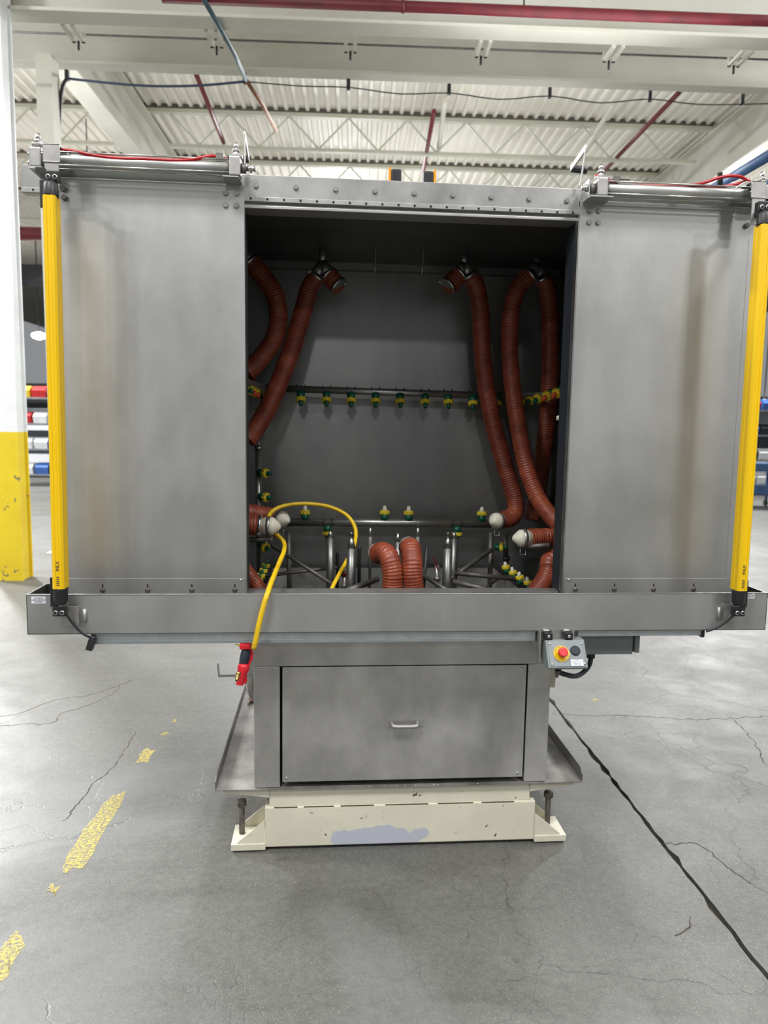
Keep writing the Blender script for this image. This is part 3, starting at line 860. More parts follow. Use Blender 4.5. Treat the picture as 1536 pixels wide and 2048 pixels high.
# pull handle
hx, hz = .003, .468
pl = [(hx-.046, ly0-.003, hz), (hx-.044, ly0-.018, hz-.002), (hx-.034, ly0-.026, hz-.004), (hx+.034, ly0-.026, hz-.004), (hx+.044, ly0-.018, hz-.002), (hx+.046, ly0-.003, hz)]
hm = MB().tube(spline(pl, .004), .0075, 12)
hm.box((hx-.068, ly0-.0045, hz-.015), (hx-.042, ly0-.002, hz+.015)).box((hx+.042, ly0-.0045, hz-.015), (hx+.068, ly0-.002, hz+.015))
hm.build('pull_handle', 'cast', ap)
hb = MB()
for s in (-1, 1):
    for z in (-.010, .010):
        hb.cyl((hx+s*.058, ly0-.0065, hz+z), (hx+s*.058, ly0-.0045, hz+z), .003, seg=10)
hb.build('handle_rivets', 'bright', ap)

# --- drip pan
pz = .235
MB().box((-.657, .03, pz-.004), (.657, 1.16, pz)).build('drip_pan', 'pan', wash)
for s in (-1, 1):
    x0 = s*.657
    MB().prism([(.034, pz-.004), (1.16, pz-.004), (1.16, pz+.046), (.055, pz+.046), (.034, pz+.028)], 0, x0-.0015*s, x0+.0015*s).build('pan_lip', 'panlip', wash)
MB().box((-.657, 1.157, pz-.004), (.657, 1.16, pz+.046)).build('pan_lip', 'panlip', wash)
# rust-brown stain blob / small swarf on the pan front
for i in range(26):
    x = random.choice([-.09, .0, .09, .25]) + random.uniform(-.05, .05)
    y = random.uniform(.031, .035)
    if i < 12:
        MB().lathe((x, y, pz), (0, 0, 1), [(0, random.uniform(.001, .003)), (.0015, .001)], 6).build('swarf_chip', 'white', wash)

# --- cream base
by = .045
MB().box((-.472, by+.003, .16), (.469, .95, .231)).build('base_beam', 'cream', wash, bevel=.003)
MB().box((-.487, by-.005, .012), (.489, .95, .160)).build('base_beam', 'cream', wash, bevel=.004)
for x0, x1 in ((-.455, -.372), (-.35, -.243), (-.22, -.10), (-.06, .095), (.13, .26), (.29, .41)):
    MB().box((x0, by-.0055, .1585), (x1, by-.001, .1605)).build('seam_gap', 'jointfill', wash)
for s, x0, x1 in ((-1, -.472, -.632), (1, .469, .632)):
    MB().prism([(x0, .231), (x1, .231), (x1, .217), (x0, .196)], 1, by, by+.05).build('bracket_wing', 'cream', wash)
    MB().prism([(x0, .231), (x1, .231), (x1, .217), (x0, .196)], 1, .85, .9).build('bracket_wing', 'cream', wash)
    e0, e1 = (-.606, -.485) if s < 0 else (.488, .607)
    for ya, yb in ((.032, .165), (.80, .93)):
        MB().box((e0, ya, .006), (e1, yb, .030)).build('foot_plate', 'cream', wash, bevel=.002)
        for yy in (ya+.004, yb-.012):
            a = s*.488
            MB().prism([(a, .03), (s*.585, .03), (s*.585, .034), (a, .115)], 1, yy, yy+.006).build('gusset', 'cream', wash)
        MB().box((e0+.02, ya+.03, 0), (e1-.02, yb-.02, .006)).build('shim_pad', 'jointfill', wash)
for x, y, h in ((-.575, .105, .137), (.558, .105, .140), (-.562, .86, .14), (.548, .86, .14)):
    MB().cyl((x, y, 0.0), (x, y, h+.008), .0105, seg=14).hexh((x, y, h), (0, 0, 1), .0175, .02).build('levelling_bolt', 'boltdark', wash)
# things seen behind the leg housing
MB().tube(spline([(-0.5527, 0.25, 0.6602), (-0.5493, 0.25, 0.5927), (-0.5587, 0.25, 0.5501), (-0.5566, 0.3, 0.4866), (-0.5387, 0.35, 0.4373)], .01), .017, 14).build('drain_pipe', 'pipe', wash)
MB().lathe((-0.5952, 0.8568, 0.24), (0, 0, 1), [(0, .03), (.01, .034), (.016, .022)], 18).build('drain_flange', 'copper', wash, label='rusty drain flange')
MB().box((0.6018, 0.3, 0.4915), ((0.6301, 0.3, 0.5831)[0], .34, .80)).build('side_post', 'cream', wash, label='cream side post')

# --- sliding doors
def door(side, x0, x1, lab):
    z0, z1 = .935, 2.2535 if side < 0 else 2.2505
    d = MB().box((x0, .0, z0), (x1, .004, z1))
    d = d.box((x0, .004, z1-.02), (x1, .012, z1))
    d.box((x0, .004, z0), (x0+.003, .03, z1)).box((x1-.003, .004, z0), (x1, .03, z1))
    d = d.build('sliding_door', 'steel', wash, bevel=.0008, label=lab)
    MB().box((x0+.0035, -.0025, .940), (x1-.004, -.0002, .9945)).build('slotted_strip', 'steel', d, bevel=.0006)
    return d
dl = door(-1, -1.158, -.5425, 'left sliding door sheet')
dr = door(1, .5425, 1.158, 'right sliding door sheet')
MB().box((.5385, .0015, .945), (.5425, .014, 2.19)).box((.5385, .018, .945), (.5425, .032, 2.19)).build('edge_trim', 'bright', dr)
for xs, d in (((-1.0101, -.8651, -.7219, -.5806), dl), ((.585, .7245, .8653, 1.0109), dr)):
    for x in xs:
        MB().box((x-.0022, -.0029, .958), (x+.0022, -.0024, .976)).build('slot', 'hole', d)
        MB().lathe((x, -.0025, .956), (0, -1, 0), [(0, .008), (.003, .0085), (.005, .006), (.006, .002)], 12).build('slot_bolt', 'boltdark', d)
for x, d in ((-.5605, dl), (.5605, dr), (-1.152, dl), (1.152, dr)):
    MB().lathe((x, -.0025, .9885), (0, -1, 0), [(0, .0045), (.002, .004), (.003, .002)], 12).build('strip_screw', 'bright', d)
for xs, d, dz in (((-.6005, -.5665), dl, 0), ((.573, .6045), dr, -.0075)):
    for x in xs:
        for z in (2.2255, 2.1890):
            m_ = MB().hexh((x, -.0001, z+dz), (0, -1, 0), .0075, .006)
            m_.cyl((x, 0, z+dz), (x, -.0015, z+dz), .0095, seg=14)
            m_.build('hex_bolt', 'bolt', d)
# door edge doubler strips behind the curtains
MB().box((-1.158, -.0015, .9955), (-1.125, 0, 2.2535)).build('edge_doubler', 'steel', dl)
MB().box((1.125, -.0015, .9955), (1.158, 0, 2.15)).build('edge_doubler', 'steel', dr)

# ================================================================== PNEUMATIC CYLINDERS
def cylinder(xa, xb, z, lab, s):
    """xa outer head, xb inner head"""
    y = -.045
    t = thing('air_cylinder', lab, 'air cylinder', (xa, y, z), 'door cylinders on top of the doors')
    r = .0185
    MB().cyl((xa, y, z), (xb, y, z), r, seg=28).build('cylinder_barrel', 'tube', t)
    for dy, dz in ((-.017, .019), (.017, .019), (-.019, -.019), (.017, -.019)):
        MB().cyl((xa, y+dy, z+dz), (xb, y+dy, z+dz), .0028, seg=8).build('tie_rod', 'bright', t)
    for x in (xa, xb):
        MB().box((x-.017, y-.025, z-.028), (x+.017, y+.025, z+.028)).build('end_cap', 'cast', t, bevel=.004)
    for x in (xa, xb):
        f = MB().cyl((x-.002*s, y, z+.026), (x-.002*s, y, z+.052), .0085, seg=14)
        f.hexh((x-.002*s, y, z+.047), (0, 0, 1), .0115, .009)
        f.cyl((x-.002*s, y, z+.055), (x-.002*s, y, z+.074), .0062, seg=12)
        f.build('port_fitting', 'bright', t)
    x = xb
    MB().cyl((x-.017*s, y, z), (x-.034*s, y, z), .0145, seg=20).build('gland_nut', 'rust', t)
    MB().cyl((x-.03*s, y, z), (x-.062*s, y, z), .0075, seg=14).hexh((x-.044*s, y, z), (-s, 0, 0), .012, .007).build('piston_rod', 'bright', t)
    MB().box((x+.002-.02, y-.02, z+.028), (x+.002+.02, y+.003, z+.034)).build('sensor_clip', 'cast', t)
    MB().box((x+.045*s-.012, y-.02, z+.020), (x+.045*s+.012, y-.004, z+.036)).cyl((x+.057*s, y-.012, z+.028), (x+.09*s, y-.012, z+.028), .003, seg=8).build('reed_switch', 'rust', t)
    # trunnion plate
    for dz in (.013, -.013):
        MB().cyl((xa+.017*s, y, z+dz), (xa+.027*s, y, z+dz), .009, seg=14).build('end_bolt', 'bright', t)
    MB().box((xa+.017*s-.003, y-.02, z-.03), (xa+.017*s+.003, y+.02, z+.024)).build('end_plate', 'cast', t)
    return t
cylinder(-1.150, -.5635, 2.287, 'left door air cylinder with tie rods and bare steel ports', 1*-1)
cylinder(1.130, .5900, 2.2735, 'right door air cylinder with tie rods and bare steel ports', 1)
# ledges the cylinders stand on (part of the washer)
MB().box((-.600, -.07, 2.2535), (-.552, .02, 2.257)).box((-.553, -.055, 2.2535), (-.5495, .0, 2.315)).build('cylinder_mount', 'steel', wash)
MB().box((.552, -.07, 2.2420), (.625, .02, 2.2455)).box((.5485, -.055, 2.2420), (.552, .0, 2.30)).build('cylinder_mount', 'steel', wash)
for s, zb in ((-1, 2.2535), (1, 2.2505)):
    MB().box((min(s*1.17, s*1.13), -.07, zb), (max(s*1.17, s*1.13), .03, zb+.006)).build('cylinder_mount', 'steel', wash)
# dark plates that paint in the shade behind the cylinders
MB().box((-1.16, .010, 2.2535), (-.56, .0115, 2.292)).build('rail_shade_plate', 'steel_dark', wash)
MB().box((.56, .010, 2.2505), (1.16, .0115, 2.292)).build('rail_shade_plate', 'steel_dark', wash)
# thin triangular flag plates at the inner ends
for px, lab, q in ((0, 'left', [(-0.5414, 0, 2.2903), (-0.5407, 0, 2.4051), (-0.5411, 0.12, 2.3726)]), (1, 'right', [(0.5382, 0, 2.2941), (0.5523, 0, 2.414), (0.5513, 0.14, 2.3963)])):
    a, b, c = [Vector(p) for p in q]
    t = thing('cable_flag', 'thin bent steel flag standing at the inner end of the ' + lab + ' cylinder', 'bracket', a, 'thin steel flags beside the cylinders')
    MB().bar(a, b, .006, .004).build('flag_upright', 'cast', t)
    MB().bar(b, c, .005, .018).build('flag_brace', 'cast', t)
    MB().cyl(c, (c.x + (-.02 if px == 0 else .055), c.y, c.z-.004), .012, seg=12).build('hose_sleeve', 'cable', t)
# red hoses
tag(MB().tube(spline([(-1.1314, -0.045, 2.3321), (-1.1018, -0.06, 2.3166), (-1.0512, -0.06, 2.3117), (-0.9787, -0.06, 2.3006), (-0.9056, -0.06, 2.2952), (-0.8319, -0.06, 2.297), (-0.743, -0.06, 2.2966), (-0.6908, -0.06, 2.3018), (-0.6308, -0.06, 2.3145), (-0.5917, -0.05, 2.311)], .01), .0052, 10).build('air_hose', 'redhose'), 'red air hose lying over the left door cylinder', 'hose')
tag(MB().tube(spline([(0.5705, -0.045, 2.3118), (0.6017, -0.05, 2.3054), (0.6439, -0.05, 2.2857), (0.6852, -0.05, 2.2859), (0.8677, -0.05, 2.2934), (0.9125, -0.06, 2.2967), (0.9615, -0.06, 2.3141), (1.0026, -0.06, 2.3251), (1.0447, -0.06, 2.3253), (1.0784, -0.05, 2.316)], .01), .0052, 10).build('air_hose', 'redhose'), 'red air hose arching highest over the right door cylinder', 'hose')
tag(MB().tube(spline([(0.8607, -0.03, 2.2979), (0.9183, -0.05, 2.2893), (0.9853, -0.05, 2.2936), (1.0436, -0.05, 2.3053), (1.0907, -0.04, 2.3229)], .01), .0052, 10).build('air_hose', 'redhose'), 'second red air hose running just above the right cylinder barrel', 'hose')
tag(MB().tube(spline([(1.022, -0.07, 2.2811), (1.041, -0.07, 2.2958), (1.0604, -0.07, 2.3058), (1.0741, -0.07, 2.3033), (1.0825, -0.07, 2.282)], .01), .002, 8).build('sensor_wire', 'white'), 'thin white sensor wire looped at the right end of the right cylinder', 'wire')
# elbow fitting at the left port
t = thing('hose_fitting', 'bare metal elbow fitting feeding the left red hose', 'fitting', (-1.1635, -0.045, 2.3278))
MB().tube(spline([(-1.1635, -0.045, 2.3278), (-1.1452, -0.047, 2.3308), (-1.124, -0.05, 2.3249), (-1.1065, -0.055, 2.3168)], .006), .0085, 12).build('elbow_body', 'cast', t)
# warning beacons on the roof
for px, s in ((779, 1), (868, -1)):
    q = Vector([(-0.0604, 0.3, 2.4001), (0.1005, 0.3, 2.3983)][0 if s > 0 else 1])
    t = thing('beacon', ('left' if s > 0 else 'right') + ' black and amber sensor peeking over the header of the cabinet', 'sensor', q, 'black sensors on the cabinet roof')
    zt = ZC+.02
    MB().box((q.x-.004, q.y-.02, zt), (q.x+.004, q.y+.02, q.z+.022)).build('amber_lens', mat('amber_'+str(px), L(236, 160, 30), .35, 0, L(220, 140, 24), 20) if s > 0 else bpy.data.materials['amber_779'], t)
    MB().box((min(q.x+.004*s, q.x+.042*s), q.y-.02, zt), (max(q.x+.004*s, q.x+.042*s), q.y+.02, q.z+.018)).build('sensor_body', 'black', t, bevel=.006)
tag(MB().tube(spline([(0.0, .3, ZC+.05), (.02, .29, ZC+.075), (.04, .3, ZC+.07), (.05, .3, ZC+.05)], .006), .005, 8).build('sensor_cable', 'cable'), 'short black cable between the two sensors on the cabinet roof', 'cable')

# ================================================================== LIGHT CURTAINS
def curtain(xt, xb, zt, zb, lab, s, y=-.185):
    t = thing('light_curtain', lab, 'light curtain', (xb, y, zb), 'yellow light curtains flanking the opening')
    a, b = Vector((xb, y, zb)), Vector((xt, y, zt))
    d = (b-a).normalized()
    ln = (b-a).length
    x = Vector((1, 0, 0)); x = (x - d*x.dot(d)).normalized()
    yy = d.cross(x)
    m = Matrix(((x.x, yy.x, d.x, a.x), (x.y, yy.y, d.y, a.y), (x.z, yy.z, d.z, a.z), (0, 0, 0, 1)))
    hw, dp = .0175, .046
    k = MB()
    # extruded profile: front rounded, grooves along the sides
    prof = [(-hw, dp/2), (-hw, .006), (-hw+.0022, .004), (-hw+.0022, -.001), (-hw, -.003), (-hw, -dp/2+.006), (-hw+.006, -dp/2), (-.006, -dp/2), (-.005, -dp/2+.002), (.005, -dp/2+.002), (.006, -dp/2), (hw-.006, -dp/2), (hw, -dp/2+.006), (hw, -.003), (hw-.0022, -.001), (hw-.0022, .004), (hw, .006), (hw, dp/2)]
    # s*yy so that the front faces the camera
    if yy.y < 0: prof = [(u, -v) for u, v in prof]
    vs = [m @ Vector((u, v, 0)) for u, v in prof] + [m @ Vector((u, v, ln)) for u, v in prof]
    n = len(prof)
    k._add(vs, [tuple(range(n)), tuple(range(2*n-1, n-1, -1))] + [(i, (i+1) % n, n+(i+1) % n, n+i) for i in range(n)])
    k.build('curtain_housing', 'yellow', t)
    MB().tube([m @ Vector((0, 0, -.052)), m @ Vector((0, 0, -.040)), m @ Vector((0, 0, -.004)), m @ Vector((0, 0, 0))], .021, 20, rf=lambda i: (.014, .0205, .0215, .0215)[i]).build('end_cap', 'black', t)
    MB().tube([m @ Vector((0, 0, ln)), m @ Vector((0, 0, ln+.004)), m @ Vector((0, 0, ln+.034)), m @ Vector((0, 0, ln+.042))], .021, 20, rf=lambda i: (.0215, .0215, .0195, .014)[i]).build('end_cap', 'black', t)
    # side clamp rail
    e = -s
    MB().bar(m @ Vector((s*(hw+.004), .004, -.06)), m @ Vector((s*(hw+.004), .004, .03)), .006, .02).build('clamp_arm', 'black', t)
    MB().bar(m @ Vector((s*(hw+.004), .004, ln-.03)), m @ Vector((s*(hw+.004), .004, ln+.045)), .006, .02).build('clamp_arm', 'black', t)
    # swivel bracket top and bottom
    for zz, up_ in ((-.075, 0), (ln+.056, 1)):
        c = m @ Vector((-.003*s if up_ else .006*s, 0, zz))
        MB().box((c.x-.019, c.y-.004, c.z-.014), (c.x+.019, c.y+.02, c.z+.016)).build('swivel_bracket', 'black', t, bevel=.003)
        for dx in (-.009, .010):
            MB().lathe((c.x+dx, c.y-.004, c.z-.004+.002), (0, -1, 0), [(0, .0072), (.003, .0072), (.0031, .0045)], 16).build('bracket_screw', 'bright', t)
            MB().lathe((c.x+dx, c.y-.0071, c.z-.002), (0, -1, 0), [(0, .0045), (.0004, .0045)], 12).build('screw_socket', 'hole', t)
    # marking
    o = text_obj('INLX', .014, (0, 0, 0), Matrix.Identity(4), 'ink', None, name='marking')
    R_ = m @ Matrix.Translation((0, (-dp/2+.0012) * (1 if yy.y > 0 else -1), .07)) @ (Matrix.Rotation(math.pi/2, 4, 'X') if yy.y > 0 else Matrix.Rotation(math.pi/2, 4, 'X') @ Matrix.Rotation(math.pi, 4, 'Y')) @ Matrix.Rotation(math.pi/2, 4, 'Z')
    o.data.transform(R_)
    o.parent = t
    o.matrix_parent_inverse = wm(t).inverted()
    lb = MB()
    for i in range(5):
        z_ = .012 + i*.006
        p1 = m @ Vector((-.004, (-dp/2+.0016)*(1 if yy.y > 0 else -1), z_)); p2 = m @ Vector((.004, (-dp/2+.0016)*(1 if yy.y > 0 else -1), z_))
        lb.bar(p1, p2, .001, .0022)
    lb.build('rating_print', 'ink', t)
    return t
curtain(-1.0665, -1.0788, 2.140, 1.005, 'yellow safety light curtain in front of the left door', -1)
curtain(1.0610, 1.0680, 2.140, .995, 'yellow safety light curtain in front of the right door', 1)
# brackets that carry them: strap over the cylinder, angle on the tray
for s, xx in ((-1, -1.062), (1, 1.078)):
    g = 2.318 if s < 0 else 2.304
    xq = (-1.0956, -0.088, 2.287)[0] if s < 0 else (1.0941, -0.088, 2.2922)[0]
    k = MB().box((xq-.0245, -.090, g-.05), (xq+.0245, -.086, g)).box((xq-.0245, -.090, g-.004), (xq+.0245, .02, g))
    k.box((xq-.0205, -.091, g-.135), (xq+.0205, -.087, g-.05)).box((xq-.0245, -.094, g-.053), (xq+.0245, -.088, g-.050))
    k.build('curtain_strap', 'cast', wash, bevel=.001)
    MB().box((xq-.012, -.185, g-.110), (xq+.012, -.088, g-.098)).build('strap_arm', 'black', wash)
    b = MB().box((xx-.030, ty0-.016, .878), (xx+.018, ty0-.012, .938)).box((xx+.018 if s < 0 else xx-.034, ty0-.016, .878), (xx+.022 if s < 0 else xx-.030, ty0, .938))
    b.build('curtain_angle', 'cast', wash)
    # welded studs beside
    MB().tube([(xx+(.036 if s < 0 else -.046), ty0-.004, .884), (xx+(.036 if s < 0 else -.046), ty0-.004, .926)], .006, 10).build('weld_bead', 'steel_worn', wash)
    # mounting knobs on the door sheet
for q, d in (((-1.0941, 0, 2.2182), dl), ((-1.092, -0, 2.1916), dl), ((1.1112, 0, 2.1899), dr)):
    MB().lathe((q[0], -.0005, q[2]), (0, -1, 0), [(0, .0085), (.008, .0085), (.011, .006)], 14).build('stand_off', 'rust', d)

# ================================================================== CABLES AND TRUNKING UNDER THE TRAY
t = thing('cable_trunking', 'long pale grey cable trunking under the left and middle of the tray', 'cable trunking', (-1.0, -.11, .81))
MB().box((-1.002, -.120, .8165), (.4155, -.085, .8445)).build('trunk_body', 'zinc', t, bevel=.001)
MB().box((-1.002, -.1215, .8085), (.4155, -.083, .8165)).build('trunk_cover', 'lid', t, bevel=.001)
MB().box((-1.014, -.123, .808), (-1.001, -.082, .8445)).build('end_cap', 'black', t)
MB().box((.4150, -.123, .808), (.4285, -.082, .8445)).build('end_cap', 'black', t)
t = thing('cable_trunking', 'short pale grey cable trunking under the right end of the tray', 'cable trunking', (.56, -.11, .81))
MB().box((.56, -.120, .8225), (.985, -.085, .8445)).build('trunk_body', 'zinc', t, bevel=.001)
MB().box((.985, -.123, .817), (.996, -.082, .8445)).build('end_cap', 'black', t)
MB().tube(spline([(-1.0747, -0.175, 0.9377), (-1.0644, -0.165, 0.9037), (-1.0434, -0.155, 0.8676), (-1.0231, -0.15, 0.8469), (-1.0039, -0.14, 0.8343)], .006), .0042, 10).build('curtain_cable', 'cable').name = 'curtain_cable'
tag(bpy.data.objects['curtain_cable'], 'black cable from the left light curtain down to a loose plug', 'cable')
t = thing('plug_connector', 'black plug hanging at the left end of the long trunking', 'plug', (-1.0122, -0.14, 0.8118))
MB().bar((-1.0024, -0.14, 0.8326), (-1.0141, -0.14, 0.7973), .020, .026, up=(0, 1, 0)).build('plug_body', 'black', t, bevel=.002)
MB().tube([(-0.9992, -0.14, 0.839), (-1.0041, -0.14, 0.8278)], .008, 12).build('plug_gland', 'rubber', t)
o = MB().tube(spline([(1.0684, -0.175, 0.9311), (1.0643, -0.165, 0.9015), (1.0427, -0.155, 0.8734), (1.0156, -0.15, 0.8551), (0.9907, -0.14, 0.8422)], .006), .0042, 10).build('curtain_cable', 'cable')
tag(o, 'black cable from the right light curtain to the short trunking', 'cable')

# ================================================================== PUSH-BUTTON STATION
cb = thing('button_station', 'grey push-button box with red emergency stop hanging under the tray', 'control box', (.5, -.15, .75))
# enclosure: side profile (y,z) with face tilted upward
x0, x1 = .436, .566
face = [(-.118, .8225), (-.160, .8225), (-.207, .745), (-.203, .7385), (-.140, .7385), (-.118, .757)]
MB().prism(face, 0, x0, x1).build('enclosure', 'greybox', cb, bevel=.0012)
P0, P1 = Vector((0, -.160, .8225)), Vector((0, -.207, .745))
dn = (P1-P0).normalized()
nf = Vector((0, dn.z, -dn.y)).normalized()
if nf.y > 0: nf = -nf
def fp(x, t_, h=0.0): return Vector((x, 0, 0)) + P0 + (P1-P0)*t_ + nf*h
FM = Matrix(((1, 0, nf.x, 0), (0, -dn.y, nf.y, 0), (0, -dn.z, nf.z, 0), (0, 0, 0, 1)))
def rot_at(p): return Matrix.Translation(p) @ FM
k = MB()
k.box((x0+.006, -.042, 0), (x1-.006, .042, .0022), rot_at(fp(0, .5)))
k.build('cover_plate', 'lid', cb, bevel=.001)
for x, t_ in ((x0+.014, .14), (x1-.012, .14), (x0+.014, .88), (x1-.010, .86)):
    MB().lathe(fp(x, t_, .0022), nf, [(0, .0042), (.0018, .004), (.0024, .002)], 12).build('cover_screw', 'bright', cb)
yr = MB().lathe(fp(.4835, .50, .0022), nf, [(0, .0265), (.0014, .0262)], 36).build('legend_ring', 'yellow', cb)
def arc_text(word, r, a0, a1, top):
    n = len(word)
    for i, ch in enumerate(word):
        if ch == ' ': continue
        a = math.radians(a0 + (a1-a0)*i/max(n-1, 1))
        c = fp(.4835, .50, .0037) + Vector((math.cos(a)*r, 0, 0)) - dn*(math.sin(a)*r)
        rz = a - math.pi/2 if top else a + math.pi/2
        text_obj(ch, .0075, c, FM @ Matrix.Rotation(rz, 4, 'Z'), 'ink', yr, name='letter', ext=.0001)
arc_text('EMERGENCY', .0215, 165, 35, True)
arc_text('STOP', .0215, 245, 300, False)
es = MB().lathe(fp(.4835, .50, .0035), nf, [(0, .009), (.008, .009), (.009, .0145), (.012, .0155), (.020, .0155), (.0235, .0135), (.0240, .0105), (.0225, .0095)], 30).build('stop_button', 'estop', cb)
MB().lathe(fp(.4835, .50, .0262), nf, [(0, .0128), (.0008, .0125), (.0010, .0112)], 30).build('button_ring', 'white', es)
MB().lathe(fp(.4835, .50, .0269), nf, [(0, .0110), (.0006, .0108)], 30).build('button_face', 'estop', es)
MB().lathe(fp(.5305, .40, .0022), nf, [(0, .0165), (.0022, .0165), (.003, .0150), (.004, .0145), (.0045, .012)], 30).build('push_button', 'rubber', cb)
lbm = MB().box((-.0205, -.0105, 0), (.0205, .0105, .0006), rot_at(fp(.5315, .83, .0024))).build('label_plate', 'white', cb)
text_obj('WASH\nMANUAL CYCLE\nOPERATION\nSTART PB', .0050, fp(.5315, .83, .0031), FM, 'ink', lbm, ext=.0001)
# hinge bracket above
MB().box((.4205, -.150, .8225), (.5405, -.1365, .8235)).box((.4205, -.1375, .8225), (.5405, -.1355, .851)).build('hinge_plate', 'bright', cb)
MB().box((.4195, -.155, .738), (.4225, -.118, .85)).build('hinge_plate', 'cast', cb)
for x in (.447, .515):
    MB().box((x-.013, -.162, .8235), (x+.013, -.1375, .8455)).build('hinge_block', 'black', cb, bevel=.002)
    MB().lathe((x, -.162, .8345), (0, -1, 0), [(0, .0055), (.002, .005), (.003, .002)], 12).build('hinge_bolt', 'bright', cb)
    MB().cyl((x-.014, -.142, .849), (x+.014, -.142, .849), .0045, seg=12).build('hinge_barrel', 'bright', cb)
MB().cyl((.492, -.135, .7385), (.492, -.135, .715), .0115, seg=16).build('cable_gland', 'black', cb)
MB().tube([(.487, -.145, .715), (.486, -.145, .700), (.484, -.145, .690)], .006, 12, rf=lambda i: (.009, .007, .003)[i]).build('spare_lead', 'rust', cb)

# junction box behind
jb = thing('junction_box', 'wide flat grey electrical enclosure behind the push-button box', 'electrical box', (.7, .0, .75))
a, b = (0.5709, -0.02, 0.7284), (0.7948, -0.02, 0.8002)
MB().box((.54, -.02, .7275), (.795, .15, .805)).build('box_body', 'greybox', jb, bevel=.002)
MB().box((.799, -.03, .735), (.815, .155, .8435)).build('box_lid', 'greybox', jb, bevel=.002)
MB().box((.795, -.015, .735), (.799, .15, .80)).build('lid_gasket', 'black', jb)
MB().box((.54, -.022, .805), (.80, .14, .8445)).build('box_mount', 'greybox', jb)
MB().cyl((.665, .03, .7275), (.665, .03, .700), .0145, seg=16).build('cable_gland', 'black', jb)
o = MB().tube(spline([(.665, .03, .705), (.660, .02, .685), (.640, .0, .668), (.605, -.04, .664), (.565, -.09, .675), (.530, -.12, .690), (.495, -.133, .705), (.492, -.135, .716)], .008), .0085, 12).build('station_cable', 'cable')
tag(o, 'thick black cable looping from the button box to the grey enclosure', 'cable')
o = MB().tube(spline([(.55, .0, .725), (.60, .0, .712), (.635, .01, .714), (.65, .02, .728)], .006), .002, 8).build('thin_wire', 'cable')
tag(o, 'thin black wire under the grey enclosure', 'wire')

# ================================================================== AIR GUN, HOSE, HOOK
hk = thing('wall_hook', 'L-shaped flat steel hook sticking out left of the leg housing', 'hook', (-.55, .1, .6))
hp = [(-0.654, 0.1, 0.6669), (-0.651, 0.1, 0.6232), (-0.5342, 0.1, 0.6219)]
hp[2] = (-.524, hp[2][1], hp[1][2])
MB().bar(hp[0], hp[1], .004, .014, up=(0, 1, 0)).bar(hp[1], hp[2], .004, .014, up=(0, 1, 0)).build('hook_bar', 'pipe', hk)
gun = thing('air_gun', 'red air blow gun with dark grip hanging at the left of the leg housing', 'air gun', (-0.5436, -0.12, 0.7357))
GY = -.115
q = [Vector(p) for p in [(-0.5231, -0.115, 0.8036), (-0.5359, -0.115, 0.7921), (-0.5409, -0.115, 0.754), (-0.5507, -0.115, 0.7141), (-0.5557, -0.115, 0.6841)]]
MB().tube(spline([(-0.5312, -0.115, 0.7871), (-0.5345, -0.115, 0.7672), (-0.5394, -0.115, 0.7473), (-0.5459, -0.115, 0.7257)], .004), .0155, 18, rf=lambda i: .0135+.0032*math.sin(min(i, 12)/12*3.1)).build('grip', 'handle', gun)
a, b, c, d = [Vector(p) for p in [(-0.5517, -0.115, 0.8071), (-0.5168, -0.115, 0.8068), (-0.5168, -0.115, 0.7919), (-0.5518, -0.115, 0.7955)]]
MB().box((a.x, GY-.018, c.z-.002), (b.x, GY+.018, a.z)).build('gun_head', 'red', gun, bevel=.004)
# trigger guard spine
MB().tube(spline([(-0.5216, -0.115, 0.7969), (-0.5153, -0.115, 0.7753), (-0.517, -0.115, 0.7538), (-0.5267, -0.115, 0.7339), (-0.5316, -0.115, 0.7089)], .004), .0055, 12).build('trigger_guard', 'red', gun)
MB().tube(spline([(-0.5378, -0.115, 0.739), (-0.5422, -0.12, 0.7191), (-0.5477, -0.128, 0.702), (-0.5518, -0.135, 0.6746)], .003), .02, 20, rf=lambda i: (.0135, .0165, .0185, .0195, .0195, .0195, .0190, .0185, .0180, .0170, .0160, .014, .013, .012)[min(i, 13)]).build('gun_body', 'red', gun)
MB().box(((-0.5412, -0.115, 0.709)[0]-.004, GY-.012, (-0.5414, -0.115, 0.6739)[2]), ((-0.53, -0.115, 0.7089)[0], GY+.012, (-0.541, -0.115, 0.734)[2])).build('gun_flange', 'red', gun, bevel=.004)
e = Vector((-0.5535, -0.145, 0.7179))
MB().lathe(e, (-.12, -.9, -.55), [(0, .0085), (.006, .0085), (.0061, .0065), (.012, .0065), (.0121, .0075), (.018, .0075), (.019, .005), (.028, .0052), (.030, .0045)], 18).build('brass_plug', 'brass', gun)
e2 = e + Vector((-.12, -.9, -.55)).normalized()*.0302
MB().lathe(e2, (-.12, -.9, -.55), [(0, .003), (.0003, .003)], 12).build('plug_bore', 'hole', gun)
MB().tube([(-0.5518, -0.115, 0.7988), (-0.5676, -0.115, 0.8039)], .003, 10, rf=lambda i: (.0038, .001)[i]).build('nozzle_spike', 'ycap', gun)
MB().tube([(-0.5168, -0.115, 0.8002), (-0.5099, -0.12, 0.7984), (-0.5042, -0.13, 0.7899)], .005, 12).build('inlet_fitting', 'brass', gun)
